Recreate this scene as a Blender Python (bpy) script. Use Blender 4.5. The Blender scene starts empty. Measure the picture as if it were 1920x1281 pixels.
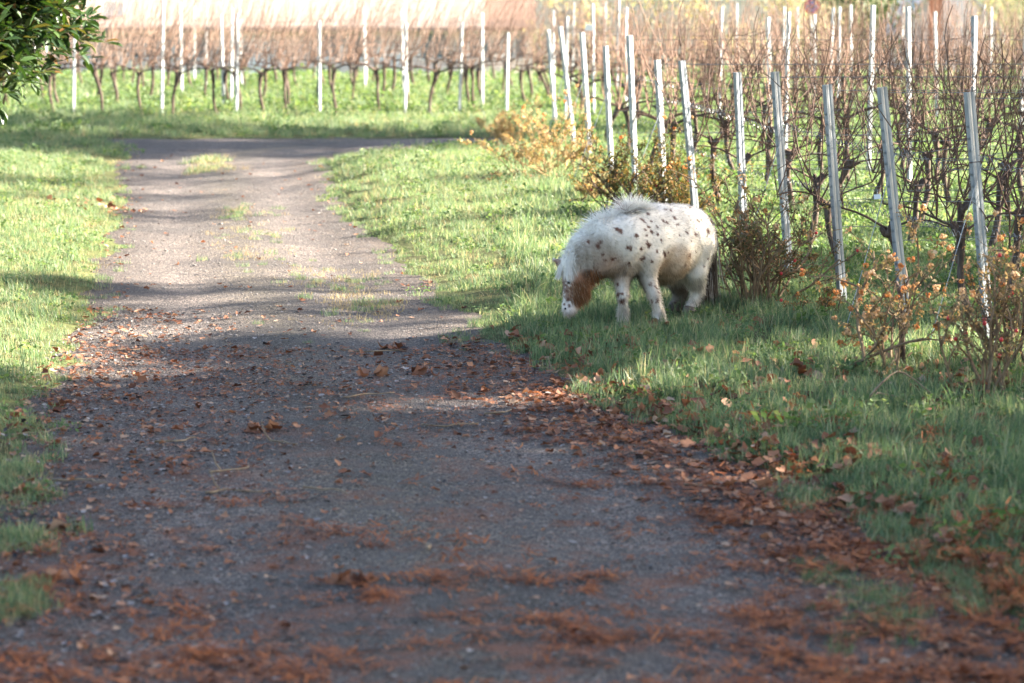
import bpy, bmesh, math, random
import numpy as np
from mathutils import Vector, Matrix, Quaternion
from mathutils.bvhtree import BVHTree

R = math.radians
rng = np.random.default_rng(11)
random.seed(5)
scene = bpy.context.scene
COL = scene.collection

# ------------------------------------------------------------------ camera
CAM_H = 2.3
LENS = 100.0
FPX = 1920 * LENS / 36.0
PITCH = math.atan((640.5 + 37.0) / FPX)
cam_d = bpy.data.cameras.new("camera")
cam = bpy.data.objects.new("camera", cam_d)
COL.objects.link(cam)
cam.location = (0, 0, CAM_H)
cam.rotation_euler = (math.pi / 2 - PITCH, 0, 0)
cam_d.lens = LENS
cam_d.sensor_width = 36
cam_d.clip_start = 0.1
cam_d.clip_end = 3000
cam_d.dof.use_dof = True
cam_d.dof.focus_distance = 18.7
cam_d.dof.aperture_fstop = 2.9
cam_d.dof.aperture_blades = 9
scene.camera = cam

# ------------------------------------------------------------------ sky and sun
SUN_E = R(28)
SUN_PLAN = Vector((0.97, 0.24, 0)).normalized()
TO_SUN = Vector((SUN_PLAN.x * math.cos(SUN_E), SUN_PLAN.y * math.cos(SUN_E), math.sin(SUN_E)))
world = bpy.data.worlds.new("World")
scene.world = world
world.use_nodes = True
wn = world.node_tree.nodes
wl = world.node_tree.links
sky = wn.new("ShaderNodeTexSky")
sky.sky_type = 'NISHITA'
sky.sun_disc = False
sky.sun_elevation = SUN_E
sky.sun_rotation = math.atan2(SUN_PLAN.x, SUN_PLAN.y)
sky.air_density = 1.0
sky.dust_density = 2.0
sky.ozone_density = 1.0
wl.new(sky.outputs[0], wn["Background"].inputs[0])
wn["Background"].inputs[1].default_value = 0.05

sun_d = bpy.data.lights.new("sun", 'SUN')
sun_d.energy = 5.0
sun_d.angle = R(0.6)
sun_d.color = (1.0, 0.90, 0.76)
sun = bpy.data.objects.new("sun", sun_d)
COL.objects.link(sun)
sun.location = TO_SUN * 60
sun.rotation_euler = TO_SUN.to_track_quat('Z', 'Y').to_euler()

scene.view_settings.view_transform = 'Standard'
scene.view_settings.look = 'None'
scene.view_settings.gamma = 1
scene.view_settings.use_curve_mapping = False
scene.view_settings.exposure = 3.5

scene.render.engine = 'CYCLES'
scene.cycles.use_denoising = True
scene.cycles.max_bounces = 6
scene.cycles.diffuse_bounces = 3
scene.cycles.transmission_bounces = 4
scene.cycles.transparent_max_bounces = 8
scene.cycles.sample_clamp_indirect = 8

# ------------------------------------------------------------------ view helpers (where a sight line meets the place)
def ray(px, py):
    x = (px - 960) / FPX
    y = (640.5 - py) / FPX
    c, s = math.cos(PITCH), math.sin(PITCH)
    return Vector((x, c + y * s, -s + y * c))

def at(px, py, Y):
    d = ray(px, py)
    t = Y / d.y
    return Vector((d.x * t, Y, CAM_H + d.z * t))

# ------------------------------------------------------------------ terrain
def sstep(a, b, x):
    t = np.clip((np.asarray(x, float) - a) / (b - a), 0, 1)
    return t * t * (3 - 2 * t)

def wob(X, Y, f, seed=0.0):
    return (np.sin(X * f * 1.0 + Y * f * .37 + seed) + np.sin(X * f * -.53 + Y * f * 1.13 + seed * 2.1)
            + np.sin(X * f * 1.7 + Y * f * 1.9 + seed * 3.3) * .6 + np.sin(X * f * 3.1 - Y * f * 2.3 + seed * 1.3) * .35) / 2.95

PY = [6, 9.3, 10.8, 11.8, 13.1, 14.7, 16.7, 19.3, 22.9, 28, 33, 36.4, 37.5, 38.5, 39.5, 40.2, 40.9, 41.5, 43]
PR = [1.75, 1.74, 1.70, 1.52, 1.22, .72, .24, -.33, -.95, -1.66, -2.15, -2.45, -2.30, -1.8, -.9, .2, 0.8, .9, .9]
PL = [-1.9, -1.9, -2.05, -2.15, -2.32, -2.52, -2.66, -2.82, -3.24, -3.86, -4.45, -4.95, -5.05, -5.2, -5.35, -5.5, -5.8, -6.2, -6.2]

def path_e(X, Y):
    """metres outside the edge of the track (negative inside)"""
    X = np.asarray(X, float); Y = np.asarray(Y, float)
    xl = np.interp(Y, PY, PL); xr = np.interp(Y, PY, PR)
    e = np.maximum(xl - X, X - xr)
    e = np.maximum(e, (Y - 41.45) * .9)
    return e + wob(X, Y, 2.1, 1.0) * .14 + wob(X, Y, 6.3, 4.0) * .07

def base_z(X, Y):
    X = np.asarray(X, float); Y = np.asarray(Y, float)
    z = wob(X, Y, .35, 2.0) * .02
    z = z - 2.7 * sstep(63, 95, Y)
    return z

def path_z(X, Y):
    xl = np.interp(Y, PY, PL); xr = np.interp(Y, PY, PR)
    u = (np.asarray(X, float) - xl) / np.maximum(xr - xl, .1)
    rut = np.exp(-((u - .24) / .12) ** 2) + np.exp(-((u - .76) / .12) ** 2)
    return base_z(X, Y) - .022 * rut * (np.asarray(Y) < 39) + wob(X, Y, 4.0, 7.) * .008

def ground_z(X, Y):
    e = path_e(X, Y)
    X = np.asarray(X, float); Y = np.asarray(Y, float)
    bank = (.055 * sstep(-.02, .5, e) + .05 * sstep(.3, 1.6, e)) * (1 - .6 * sstep(35, 39, Y))
    bank = bank + np.where(X > np.interp(Y, PY, PR) - .2, .10 * sstep(22, 29, Y) * (1 - sstep(33, 38, Y)) * sstep(.05, .9, e), 0)
    lump = wob(X, Y, 2.7, 9.) * .012 + wob(X, Y, 1.1, 3.) * .02
    return base_z(X, Y) - .06 * (1 - sstep(-.12, .06, e)) + bank + lump * sstep(0, .4, e)

def gz(x, y):
    return float(ground_z(x, y)) if float(path_e(x, y)) > 0 else float(max(ground_z(x, y), path_z(x, y)))

def gp(px, py):
    """the ground point seen at a pixel of the photograph"""
    z = 0.0
    d = ray(px, py)
    for _ in range(12):
        t = (z - CAM_H) / d.z
        z = .5 * z + .5 * gz(d.x * t, d.y * t)
    t = (z - CAM_H) / d.z
    return Vector((d.x * t, d.y * t, gz(d.x * t, d.y * t)))

# ------------------------------------------------------------------ mesh helpers
def new_mesh(name, V, F, mat=None, smooth=False, colors=None, normals=None):
    me = bpy.data.meshes.new(name)
    if isinstance(F, np.ndarray):
        V = np.asarray(V, np.float32)
        n, k = F.shape
        me.vertices.add(len(V)); me.vertices.foreach_set("co", V.ravel())
        me.loops.add(n * k); me.loops.foreach_set("vertex_index", F.astype(np.int32).ravel())
        me.polygons.add(n)
        me.polygons.foreach_set("loop_start", np.arange(0, n * k, k, dtype=np.int32))
        me.update(calc_edges=True)
    else:
        me.from_pydata([tuple(v) for v in V], [], F)
    if smooth:
        me.polygons.foreach_set("use_smooth", np.ones(len(me.polygons), bool))
    if colors is not None:
        a = me.color_attributes.new("coat", 'FLOAT_COLOR', 'POINT')
        c = np.ones((len(me.vertices), 4), np.float32); c[:, :3] = colors
        a.data.foreach_set("color", c.ravel())
    if normals is not None:
        me.normals_split_custom_set_from_vertices([tuple(n) for n in normals])
    if mat:
        me.materials.append(mat)
    me.update()
    return me

def link(name, me, parent=None, loc=None, **props):
    o = bpy.data.objects.new(name, me)
    COL.objects.link(o)
    if parent is not None:
        o.parent = parent
    if loc is not None:
        o.location = loc
    for k, v in props.items():
        if v is not None:
            o[k] = v
    return o

def thing(name, loc, label, category, group=None, rz=0.0):
    o = link(name, None, None, loc, label=label, category=category, group=group)
    o.empty_display_size = .1
    o.rotation_euler = (0, 0, rz)
    return o

class MB:
    def __init__(self):
        self.v = []; self.f = []
    def add(self, V, F):
        o = len(self.v)
        self.v.extend([tuple(map(float, p)) for p in V])
        self.f.extend([tuple(i + o for i in q) for q in F])
    def box(self, x0, x1, y0, y1, z0, z1):
        self.add([(x0, y0, z0), (x1, y0, z0), (x1, y1, z0), (x0, y1, z0), (x0, y0, z1), (x1, y0, z1), (x1, y1, z1), (x0, y1, z1)],
                 [(3, 2, 1, 0), (4, 5, 6, 7), (0, 1, 5, 4), (1, 2, 6, 5), (2, 3, 7, 6), (3, 0, 4, 7)])
    def tube(self, pts, rad, sides=5, cap=True, rough=0.0):
        pts = [Vector(p) for p in pts]
        n = len(pts)
        if not hasattr(rad, '__len__'):
            rad = [rad] * n
        up = Vector((0, 0, 1))
        t0 = (pts[1] - pts[0]).normalized()
        a = t0.orthogonal().normalized()
        V = []; F = []
        for i, p in enumerate(pts):
            t = (pts[min(i + 1, n - 1)] - pts[max(i - 1, 0)])
            if t.length < 1e-9: t = t0.copy()
            t.normalize()
            a = (a - t * a.dot(t))
            a = a.normalized() if a.length > 1e-6 else t.orthogonal().normalized()
            b = t.cross(a)
            for k in range(sides):
                th = 2 * math.pi * k / sides
                r = rad[i] * (1 + (random.uniform(-rough, rough) if rough else 0))
                V.append(p + a * (r * math.cos(th)) + b * (r * math.sin(th)))
        for i in range(n - 1):
            for k in range(sides):
                k2 = (k + 1) % sides
                F.append((i * sides + k, i * sides + k2, (i + 1) * sides + k2, (i + 1) * sides + k))
        if cap:
            F.append(tuple(range(sides))[::-1])
            F.append(tuple((n - 1) * sides + k for k in range(sides)))
        self.add(V, F)
    def mesh(self, name, mat, smooth=False):
        return new_mesh(name, self.v, self.f, mat, smooth)
    def build(self, name, mat, parent=None, smooth=False, loc=None, **props):
        return link(name, self.mesh(name, mat, smooth), parent, loc, **props)

def copy_thing(src, loc, rz=0.0, scale=(1, 1, 1), **props):
    c = src.copy(); COL.objects.link(c)
    c.location = loc; c.rotation_euler = (0, 0, rz); c.scale = scale
    for k, v in props.items():
        c[k] = v
    for ch in list(src.children):
        d = ch.copy(); COL.objects.link(d); d.parent = c
    return c

# ------------------------------------------------------------------ material helpers
def mat_new(name):
    m = bpy.data.materials.new(name)
    m.use_nodes = True
    nt = m.node_tree
    return m, nt, nt.nodes["Principled BSDF"], nt.nodes["Material Output"]

def nd(nt, t, **kw):
    n = nt.nodes.new(t)
    for k, v in kw.items():
        setattr(n, k, v)
    return n

def noise(nt, scale, detail=3, rough=.55, vec=None, dist=0):
    n = nd(nt, "ShaderNodeTexNoise")
    n.inputs["Scale"].default_value = scale
    n.inputs["Detail"].default_value = detail
    n.inputs["Roughness"].default_value = rough
    n.inputs["Distortion"].default_value = dist
    if vec is not None:
        nt.links.new(vec, n.inputs["Vector"])
    return n

def ramp(nt, fac, stops):
    r = nd(nt, "ShaderNodeValToRGB")
    els = r.color_ramp.elements
    while len(els) < len(stops):
        els.new(.5)
    for e, (p, c) in zip(els, stops):
        e.position = p
        e.color = (*c, 1) if len(c) == 3 else c
    nt.links.new(fac, r.inputs[0])
    return r

def mixc(nt, fac, a, b, mode='MIX'):
    m = nd(nt, "ShaderNodeMix", data_type='RGBA', blend_type=mode)
    for sock, val in ((m.inputs[0], fac), (m.inputs[6], a), (m.inputs[7], b)):
        if isinstance(val, (int, float)):
            sock.default_value = val
        elif isinstance(val, tuple):
            sock.default_value = (*val, 1)
        else:
            nt.links.new(val, sock)
    return m.outputs[2]

def bump(nt, height, strength, dist, bsdf):
    b = nd(nt, "ShaderNodeBump")
    b.inputs["Strength"].default_value = strength
    b.inputs["Distance"].default_value = dist
    nt.links.new(height, b.inputs["Height"])
    nt.links.new(b.outputs[0], bsdf.inputs["Normal"])

def simple_mat(name, stops, scale=12, rough=.8, bstr=.3, bdist=.01, detail=4, metallic=0.0, spec=.3, stretch=None):
    m, nt, p, out = mat_new(name)
    tc = nd(nt, "ShaderNodeTexCoord")
    vec = tc.outputs["Object"]
    if stretch:
        mp = nd(nt, "ShaderNodeMapping")
        mp.inputs["Scale"].default_value = stretch
        nt.links.new(vec, mp.inputs[0]); vec = mp.outputs[0]
    n = noise(nt, scale, detail, .6, vec)
    r = ramp(nt, n.outputs[0], stops)
    nt.links.new(r.outputs[0], p.inputs["Base Color"])
    p.inputs["Roughness"].default_value = rough
    p.inputs["Metallic"].default_value = metallic
    p.inputs["Specular IOR Level"].default_value = spec
    if bstr:
        bump(nt, n.outputs[0], bstr, bdist, p)
    return m

def leaf_mat(name, stops, trans=.4, rough=.6, spec=.25, tint=(1.15, 1.1, .7)):
    """thin leaf: each instance or island takes its own tone; some of the light comes through"""
    m, nt, p, out = mat_new(name)
    oi = nd(nt, "ShaderNodeObjectInfo")
    ge = nd(nt, "ShaderNodeNewGeometry")
    mx = nd(nt, "ShaderNodeMath", operation='ADD')
    nt.links.new(oi.outputs["Random"], mx.inputs[0])
    nt.links.new(ge.outputs["Random Per Island"], mx.inputs[1])
    fr = nd(nt, "ShaderNodeMath", operation='FRACT')
    nt.links.new(mx.outputs[0], fr.inputs[0])
    r = ramp(nt, fr.outputs[0], stops)
    nt.links.new(r.outputs[0], p.inputs["Base Color"])
    p.inputs["Roughness"].default_value = rough
    p.inputs["Specular IOR Level"].default_value = spec
    tr = nd(nt, "ShaderNodeBsdfTranslucent")
    nt.links.new(mixc(nt, 1.0, r.outputs[0], tint, 'MULTIPLY'), tr.inputs[0])
    ms = nd(nt, "ShaderNodeMixShader")
    ms.inputs[0].default_value = trans
    nt.links.new(p.outputs[0], ms.inputs[1]); nt.links.new(tr.outputs[0], ms.inputs[2])
    nt.links.new(ms.outputs[0], out.inputs["Surface"])
    return m

# ---- materials
def make_ground_mat():
    m, nt, p, out = mat_new("soil_and_turf")
    tc = nd(nt, "ShaderNodeTexCoord")
    v = tc.outputs["Object"]
    n1 = noise(nt, 1.3, 5, .6, v)
    n2 = noise(nt, 22, 4, .6, v)
    c1 = ramp(nt, n1.outputs[0], [(.3, (.045, .046, .024)), (.52, (.065, .078, .034)), (.72, (.10, .10, .05))])
    c2 = ramp(nt, n2.outputs[0], [(.3, (.55, .5, .45)), (.7, (1.25, 1.2, 1.0))])
    c = mixc(nt, 1.0, c1.outputs[0], c2.outputs[0], 'MULTIPLY')
    nt.links.new(c, p.inputs["Base Color"])
    p.inputs["Roughness"].default_value = .95
    p.inputs["Specular IOR Level"].default_value = .1
    bump(nt, n2.outputs[0], .8, .03, p)
    return m

def make_path_mat():
    m, nt, p, out = mat_new("gravel_track")
    tc = nd(nt, "ShaderNodeTexCoord")
    v = tc.outputs["Object"]
    big = noise(nt, .55, 4, .6, v)
    mid = noise(nt, 5.0, 5, .65, v)
    vo = nd(nt, "ShaderNodeTexVoronoi"); vo.inputs["Scale"].default_value = 90
    nt.links.new(v, vo.inputs["Vector"])
    vo2 = nd(nt, "ShaderNodeTexVoronoi"); vo2.inputs["Scale"].default_value = 150
    nt.links.new(v, vo2.inputs["Vector"])
    st = ramp(nt, vo.outputs["Color"], [(.15, (.018, .016, .0155)), (.5, (.066, .057, .053)), (.85, (.225, .198, .182))])
    st2 = ramp(nt, vo2.outputs["Color"], [(.1, (.6, .6, .62)), (.9, (1.35, 1.3, 1.28))])
    c = mixc(nt, 1.0, st.outputs[0], st2.outputs[0], 'MULTIPLY')
    wet = ramp(nt, big.outputs[0], [(.38, (.55, .54, .55)), (.58, (1.2, 1.15, 1.1))])
    c = mixc(nt, 1.0, c, wet.outputs[0], 'MULTIPLY')
    # compacted wheel tracks, mossy crown and damp edges
    at_ = nd(nt, "ShaderNodeAttribute"); at_.attribute_name = "across"
    wv = nd(nt, "ShaderNodeMath", operation='MULTIPLY_ADD'); nt.links.new(big.outputs[0], wv.inputs[0]); wv.inputs[1].default_value = .18; 
    nt.links.new(at_.outputs["Fac"], wv.inputs[2])
    tr_ = ramp(nt, wv.outputs[0], [(.05, (.62, .56, .50)), (.22, (.88, .86, .84)), (.34, (1.18, 1.16, 1.14)), (.46, (.95, .93, .86)), (.58, (.80, .80, .66)), (.70, (.98, .96, .90)), (.84, (1.18, 1.16, 1.14)), (1.0, (.72, .66, .58))])
    c = mixc(nt, 1.0, c, tr_.outputs[0], 'MULTIPLY')
    # fines pressed between the stones
    fm = ramp(nt, mid.outputs[0], [(.45, (0, 0, 0)), (.62, (.75, .75, .75))])
    c = mixc(nt, fm.outputs[0], c, (.072, .061, .055))
    # old needles trodden into the surface
    ndl = noise(nt, 2.6, 6, .72, v, .4)
    nm = ramp(nt, ndl.outputs[0], [(.50, (0, 0, 0)), (.63, (.8, .8, .8))])
    gr = nd(nt, "ShaderNodeSeparateXYZ"); nt.links.new(v, gr.inputs[0])
    mr = nd(nt, "ShaderNodeMapRange"); mr.inputs[1].default_value = 17; mr.inputs[2].default_value = 10
    nt.links.new(gr.outputs[1], mr.inputs[0])
    fac = nd(nt, "ShaderNodeMath", operation='MULTIPLY')
    nt.links.new(nm.outputs[0], fac.inputs[0]); nt.links.new(mr.outputs[0], fac.inputs[1])
    c = mixc(nt, fac.outputs[0], c, (.17, .062, .03))
    nt.links.new(c, p.inputs["Base Color"])
    p.inputs["Roughness"].default_value = .82
    p.inputs["Specular IOR Level"].default_value = .3
    h = nd(nt, "ShaderNodeMath", operation='MULTIPLY_ADD')
    nt.links.new(vo.outputs["Distance"], h.inputs[0]); h.inputs[1].default_value = -1.0
    nt.links.new(mid.outputs[0], h.inputs[2])
    bump(nt, h.outputs[0], 1.0, .02, p)
    return m

M = {}
M['ground'] = make_ground_mat()
M['path'] = make_path_mat()
M['grass'] = leaf_mat("grass_blade", [(0, (.058, .112, .060)), (.45, (.108, .180, .092)), (.8, (.175, .240, .128)), (.95, (.32, .31, .20))], .48, .5, .35, (1.25, 1.15, .8))
M['herb'] = leaf_mat("herb_leaf", [(0, (.05, .10, .035)), (.6, (.10, .165, .06)), (1, (.17, .21, .085))], .45, .6, .25)
M['straw'] = leaf_mat("dry_straw_blade", [(0, (.22, .17, .085)), (.6, (.34, .28, .15)), (1, (.42, .36, .22))], .35, .7, .2, (1.1, 1, .8))
M['litter'] = leaf_mat("dry_leaf", [(0, (.075, .032, .02)), (.3, (.15, .062, .034)), (.6, (.23, .105, .06)), (.85, (.32, .17, .10)), (1, (.34, .25, .18))], .2, .75, .25, (1.2, .9, .6))
M['needle'] = leaf_mat("rust_needles", [(0, (.11, .038, .018)), (.5, (.26, .082, .030)), (1, (.38, .14, .05))], .15, .8, .2, (1.2, .8, .6))
M['greyleaf'] = leaf_mat("old_grey_leaf", [(0, (.018, .016, .017)), (.5, (.06, .052, .05)), (1, (.27, .25, .24))], .1, .7, .3, (1, 1, 1))
M['pebble'] = simple_mat("gravel_stone", [(.3, (.075, .068, .066)), (.7, (.22, .20, .185))], 5, .8, .2, .004)
M['bark'] = simple_mat("vine_bark", [(.3, (.035, .024, .020)), (.52, (.085, .062, .050)), (.75, (.19, .15, .125))], 34, .95, .9, .012, 6, 0, .1, (1, 1, .22))
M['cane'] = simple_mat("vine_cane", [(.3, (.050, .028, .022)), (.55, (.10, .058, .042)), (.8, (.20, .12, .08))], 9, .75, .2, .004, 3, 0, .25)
M['farcane'] = simple_mat("pale_vine_cane", [(.3, (.09, .052, .036)), (.55, (.17, .10, .07)), (.8, (.27, .17, .12))], 9, .75, .1, .004, 3, 0, .25)  # far rows: brown cane paled in the colour for strong sunlight
M['backcane'] = simple_mat("pinkish_vine_cane", [(.3, (.16, .10, .075)), (.55, (.28, .19, .145)), (.8, (.40, .29, .23))], 9, .75, .1, .004, 3, 0, .25)  # rear rows: brown cane washed pinkish, overexposed sun put into the colour
M['wood'] = simple_mat("tree_bark", [(.3, (.05, .04, .033)), (.7, (.15, .12, .10))], 9, .95, .8, .03, 5, 0, .1, (1, 1, .3))
M['twig'] = simple_mat("dry_twig", [(.3, (.12, .08, .05)), (.7, (.28, .205, .13))], 30, .8, .3, .003)
M['wire'] = simple_mat("galvanised_wire", [(.3, (.10, .10, .11)), (.7, (.20, .20, .21))], 40, .5, 0, 0, 2, .6, .5)
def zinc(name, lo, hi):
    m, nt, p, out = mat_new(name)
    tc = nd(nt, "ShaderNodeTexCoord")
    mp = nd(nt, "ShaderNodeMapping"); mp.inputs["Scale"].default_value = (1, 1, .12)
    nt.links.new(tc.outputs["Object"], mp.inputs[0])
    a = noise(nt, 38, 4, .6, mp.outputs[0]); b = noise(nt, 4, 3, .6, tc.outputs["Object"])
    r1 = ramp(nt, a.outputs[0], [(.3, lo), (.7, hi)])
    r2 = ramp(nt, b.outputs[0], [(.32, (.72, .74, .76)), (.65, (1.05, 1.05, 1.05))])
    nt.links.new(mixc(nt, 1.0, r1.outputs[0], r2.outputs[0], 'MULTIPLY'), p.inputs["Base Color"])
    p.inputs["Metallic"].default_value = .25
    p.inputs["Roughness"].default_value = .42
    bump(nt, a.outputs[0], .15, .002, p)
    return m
M['zinc'] = zinc("shade_grey_zinc", (.20, .22, .24), (.34, .36, .38))  # near posts: darker copy of the steel, tree shade put into the colour
M['zincpale'] = zinc("sunlit_pale_zinc", (.34, .36, .37), (.46, .48, .49))  # far posts: paler copy of the same steel, sunlight put into the colour
M['tag'] = simple_mat("white_plastic", [(.3, (.74, .75, .76)), (.7, (.8, .8, .8))], 5, .5, 0, 0)
M['tie'] = simple_mat("teal_tie", [(.3, (.03, .22, .19)), (.7, (.05, .32, .27))], 9, .6, 0, 0)

# ================================================================== THE SETTING
def graded(a, b, step, far, n=22):
    inner = np.arange(a, b + 1e-6, step)
    g = np.geomspace(step * 2, far, n)
    return np.concatenate([a - g[::-1], inner, b + g])

gx = graded(-13, 13, .16, 500)
gy = np.concatenate([np.array([-300, -120, -50, -20, -8, 0, 4]), np.arange(6, 46, .16), np.arange(46, 100, .6), 100 + np.geomspace(2, 1500, 24)])
GX, GY = np.meshgrid(gx, gy)
GZ = ground_z(GX, GY)
V = np.stack([GX.ravel(), GY.ravel(), GZ.ravel()], 1)
nx, ny = len(gx), len(gy)
ii = (np.arange(ny - 1)[:, None] * nx + np.arange(nx - 1)[None]).ravel()
F = np.stack([ii, ii + 1, ii + nx + 1, ii + nx], 1)
link("ground", new_mesh("ground", V, F, M['ground'], True), kind='structure', label='rough turf verge and vineyard floor on both sides of the track')

py = np.arange(5.5, 41.9, .08)
pu = np.linspace(0, 1, 56)
XL = np.interp(py, PY, PL) - .45; XR = np.interp(py, PY, PR) + .45
PX = XL[:, None] + (XR - XL)[:, None] * pu[None]
PYY = np.repeat(py[:, None], len(pu), 1)
PZ = path_z(PX, PYY) - .10 * sstep(.15, .45, path_e(PX, PYY))
V = np.stack([PX.ravel(), PYY.ravel(), PZ.ravel()], 1)
nx, ny = len(pu), len(py)
ii = (np.arange(ny - 1)[:, None] * nx + np.arange(nx - 1)[None]).ravel()
F = np.stack([ii, ii + 1, ii + nx + 1, ii + nx], 1)
pm_ = new_mesh("path", V, F, M['path'], True)
ac = pm_.attributes.new("across", 'FLOAT', 'POINT')
ac.data.foreach_set("value", ((PX - np.interp(PYY, PY, PL)) / (np.interp(PYY, PY, PR) - np.interp(PYY, PY, PL))).ravel().astype(np.float32))
link("path", pm_, kind='structure', label='grey gravel farm track curving away to the bend before the far vines')

# ------------------------------------------------------------------ scatter (geometry nodes, for stuff)
def scatter(name, pts, rots, scl, idx, sources, label):
    src = bpy.data.collections.new(name + "_source")
    for i, me in enumerate(sources):
        o = bpy.data.objects.new("%s_piece_%02d" % (name, i), me)
        src.objects.link(o)
    me = bpy.data.meshes.new(name)
    n = len(pts)
    me.vertices.add(n)
    me.vertices.foreach_set("co", np.asarray(pts, np.float32).ravel())
    a = me.attributes.new("rot", 'FLOAT_VECTOR', 'POINT'); a.data.foreach_set("vector", np.asarray(rots, np.float32).ravel())
    a = me.attributes.new("scl", 'FLOAT_VECTOR', 'POINT'); a.data.foreach_set("vector", np.asarray(scl, np.float32).ravel())
    a = me.attributes.new("idx", 'INT', 'POINT'); a.data.foreach_set("value", np.asarray(idx, np.int32))
    ob = link(name, me, kind='stuff', label=label)
    ng = bpy.data.node_groups.new(name + "_nodes", 'GeometryNodeTree')
    ng.interface.new_socket("Geometry", in_out='INPUT', socket_type='NodeSocketGeometry')
    ng.interface.new_socket("Geometry", in_out='OUTPUT', socket_type='NodeSocketGeometry')
    gi = ng.nodes.new("NodeGroupInput"); go = ng.nodes.new("NodeGroupOutput")
    ip = ng.nodes.new("GeometryNodeInstanceOnPoints")
    ci = ng.nodes.new("GeometryNodeCollectionInfo")
    ci.inputs["Collection"].default_value = src
    ci.inputs["Separate Children"].default_value = True
    ci.inputs["Reset Children"].default_value = True
    ip.inputs["Pick Instance"].default_value = True
    def named(nm, t):
        q = ng.nodes.new("GeometryNodeInputNamedAttribute"); q.data_type = t
        q.inputs["Name"].default_value = nm
        return q.outputs["Attribute"]
    L = ng.links.new
    L(gi.outputs[0], ip.inputs["Points"]); L(ci.outputs[0], ip.inputs["Instance"])
    L(named("idx", 'INT'), ip.inputs["Instance Index"])
    er = ng.nodes.new("FunctionNodeEulerToRotation")
    L(named("rot", 'FLOAT_VECTOR'), er.inputs[0]); L(er.outputs[0], ip.inputs["Rotation"])
    L(named("scl", 'FLOAT_VECTOR'), ip.inputs["Scale"])
    L(ip.outputs[0], go.inputs[0])
    md = ob.modifiers.new("scatter", 'NODES'); md.node_group = ng
    return ob

def blade_tuft(n, hmin, hmax, spread, width, mat, lean=.5, seg=3, seed=0):
    r = np.random.default_rng(seed)
    V = []; F = []
    for _ in range(n):
        a = r.uniform(0, 2 * math.pi); q = spread * math.sqrt(r.uniform())
        bx, by = q * math.cos(a), q * math.sin(a)
        d = r.uniform(0, 2 * math.pi)
        h = r.uniform(hmin, hmax); l = h * abs(r.normal(0, lean))
        w = width * r.uniform(.7, 1.3)
        pa = r.uniform(0, math.pi)
        sx, sy = math.cos(pa) * w / 2, math.sin(pa) * w / 2
        o = len(V)
        for k in range(seg + 1):
            t = k / seg
            cx = bx + math.cos(d) * l * t ** 1.8; cy = by + math.sin(d) * l * t ** 1.8
            cz = h * (t - .25 * t * t * min(1, l / h)) - .01
            ww = (1 - t ** 1.6)
            if k < seg:
                V += [(cx - sx * ww, cy - sy * ww, cz), (cx + sx * ww, cy + sy * ww, cz)]
            else:
                V.append((cx, cy, cz))
        for k in range(seg - 1):
            F.append((o + 2 * k, o + 2 * k + 1, o + 2 * k + 3, o + 2 * k + 2))
        F.append((o + 2 * seg - 2, o + 2 * seg - 1, o + 2 * seg))
    return new_mesh("tuft", V, F, mat, True)

def herb_tuft(n, rad, leaf, mat, seed):
    r = np.random.default_rng(seed)
    V = []; F = []
    for _ in range(n):
        a = r.uniform(0, 2 * math.pi); q = rad * math.sqrt(r.uniform())
        z = r.uniform(.02, .11) * (1 - .4 * q / rad)
        c = Vector((q * math.cos(a), q * math.sin(a), z))
        d = Vector((r.normal(), r.normal(), r.normal(.2, .5))).normalized()
        u = d.orthogonal().normalized()
        s = leaf * r.uniform(.6, 1.3)
        o = len(V)
        V += [c, c + d * s * .5 + u * s * .32, c + d * s + Vector((0, 0, -.15 * s)), c + d * s * .5 - u * s * .32]
        F.append((o, o + 1, o + 2, o + 3))
    return new_mesh("herb", V, F, mat, False)

tufts = []
for s in range(5):
    tufts.append(blade_tuft(38, .035, .085, .09, .0055, M['grass'], .55, 3, s))        # 0-4 short turf
for s in range(3):
    tufts.append(blade_tuft(32, .07, .15, .08, .0062, M['grass'], .5, 3, 20 + s))      # 5-7 long turf
for s in range(2):
    tufts.append(blade_tuft(14, .03, .09, .09, .0045, M['straw'], .7, 3, 30 + s))       # 8-9 straw
for s in range(3):
    tufts.append(herb_tuft(34, .11, .034, M['herb'], 40 + s))                            # 10-12 herbs

def frustum_points(y0, y1, dens, margin=1.12, extra=2.0):
    hw1 = .18 * y1 * margin + extra
    n = int(2 * hw1 * (y1 - y0) * dens)
    X = rng.uniform(-hw1, hw1, n); Y = rng.uniform(y0, y1, n)
    k = np.abs(X) < .18 * Y * margin + extra
    return X[k], Y[k]

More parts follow.
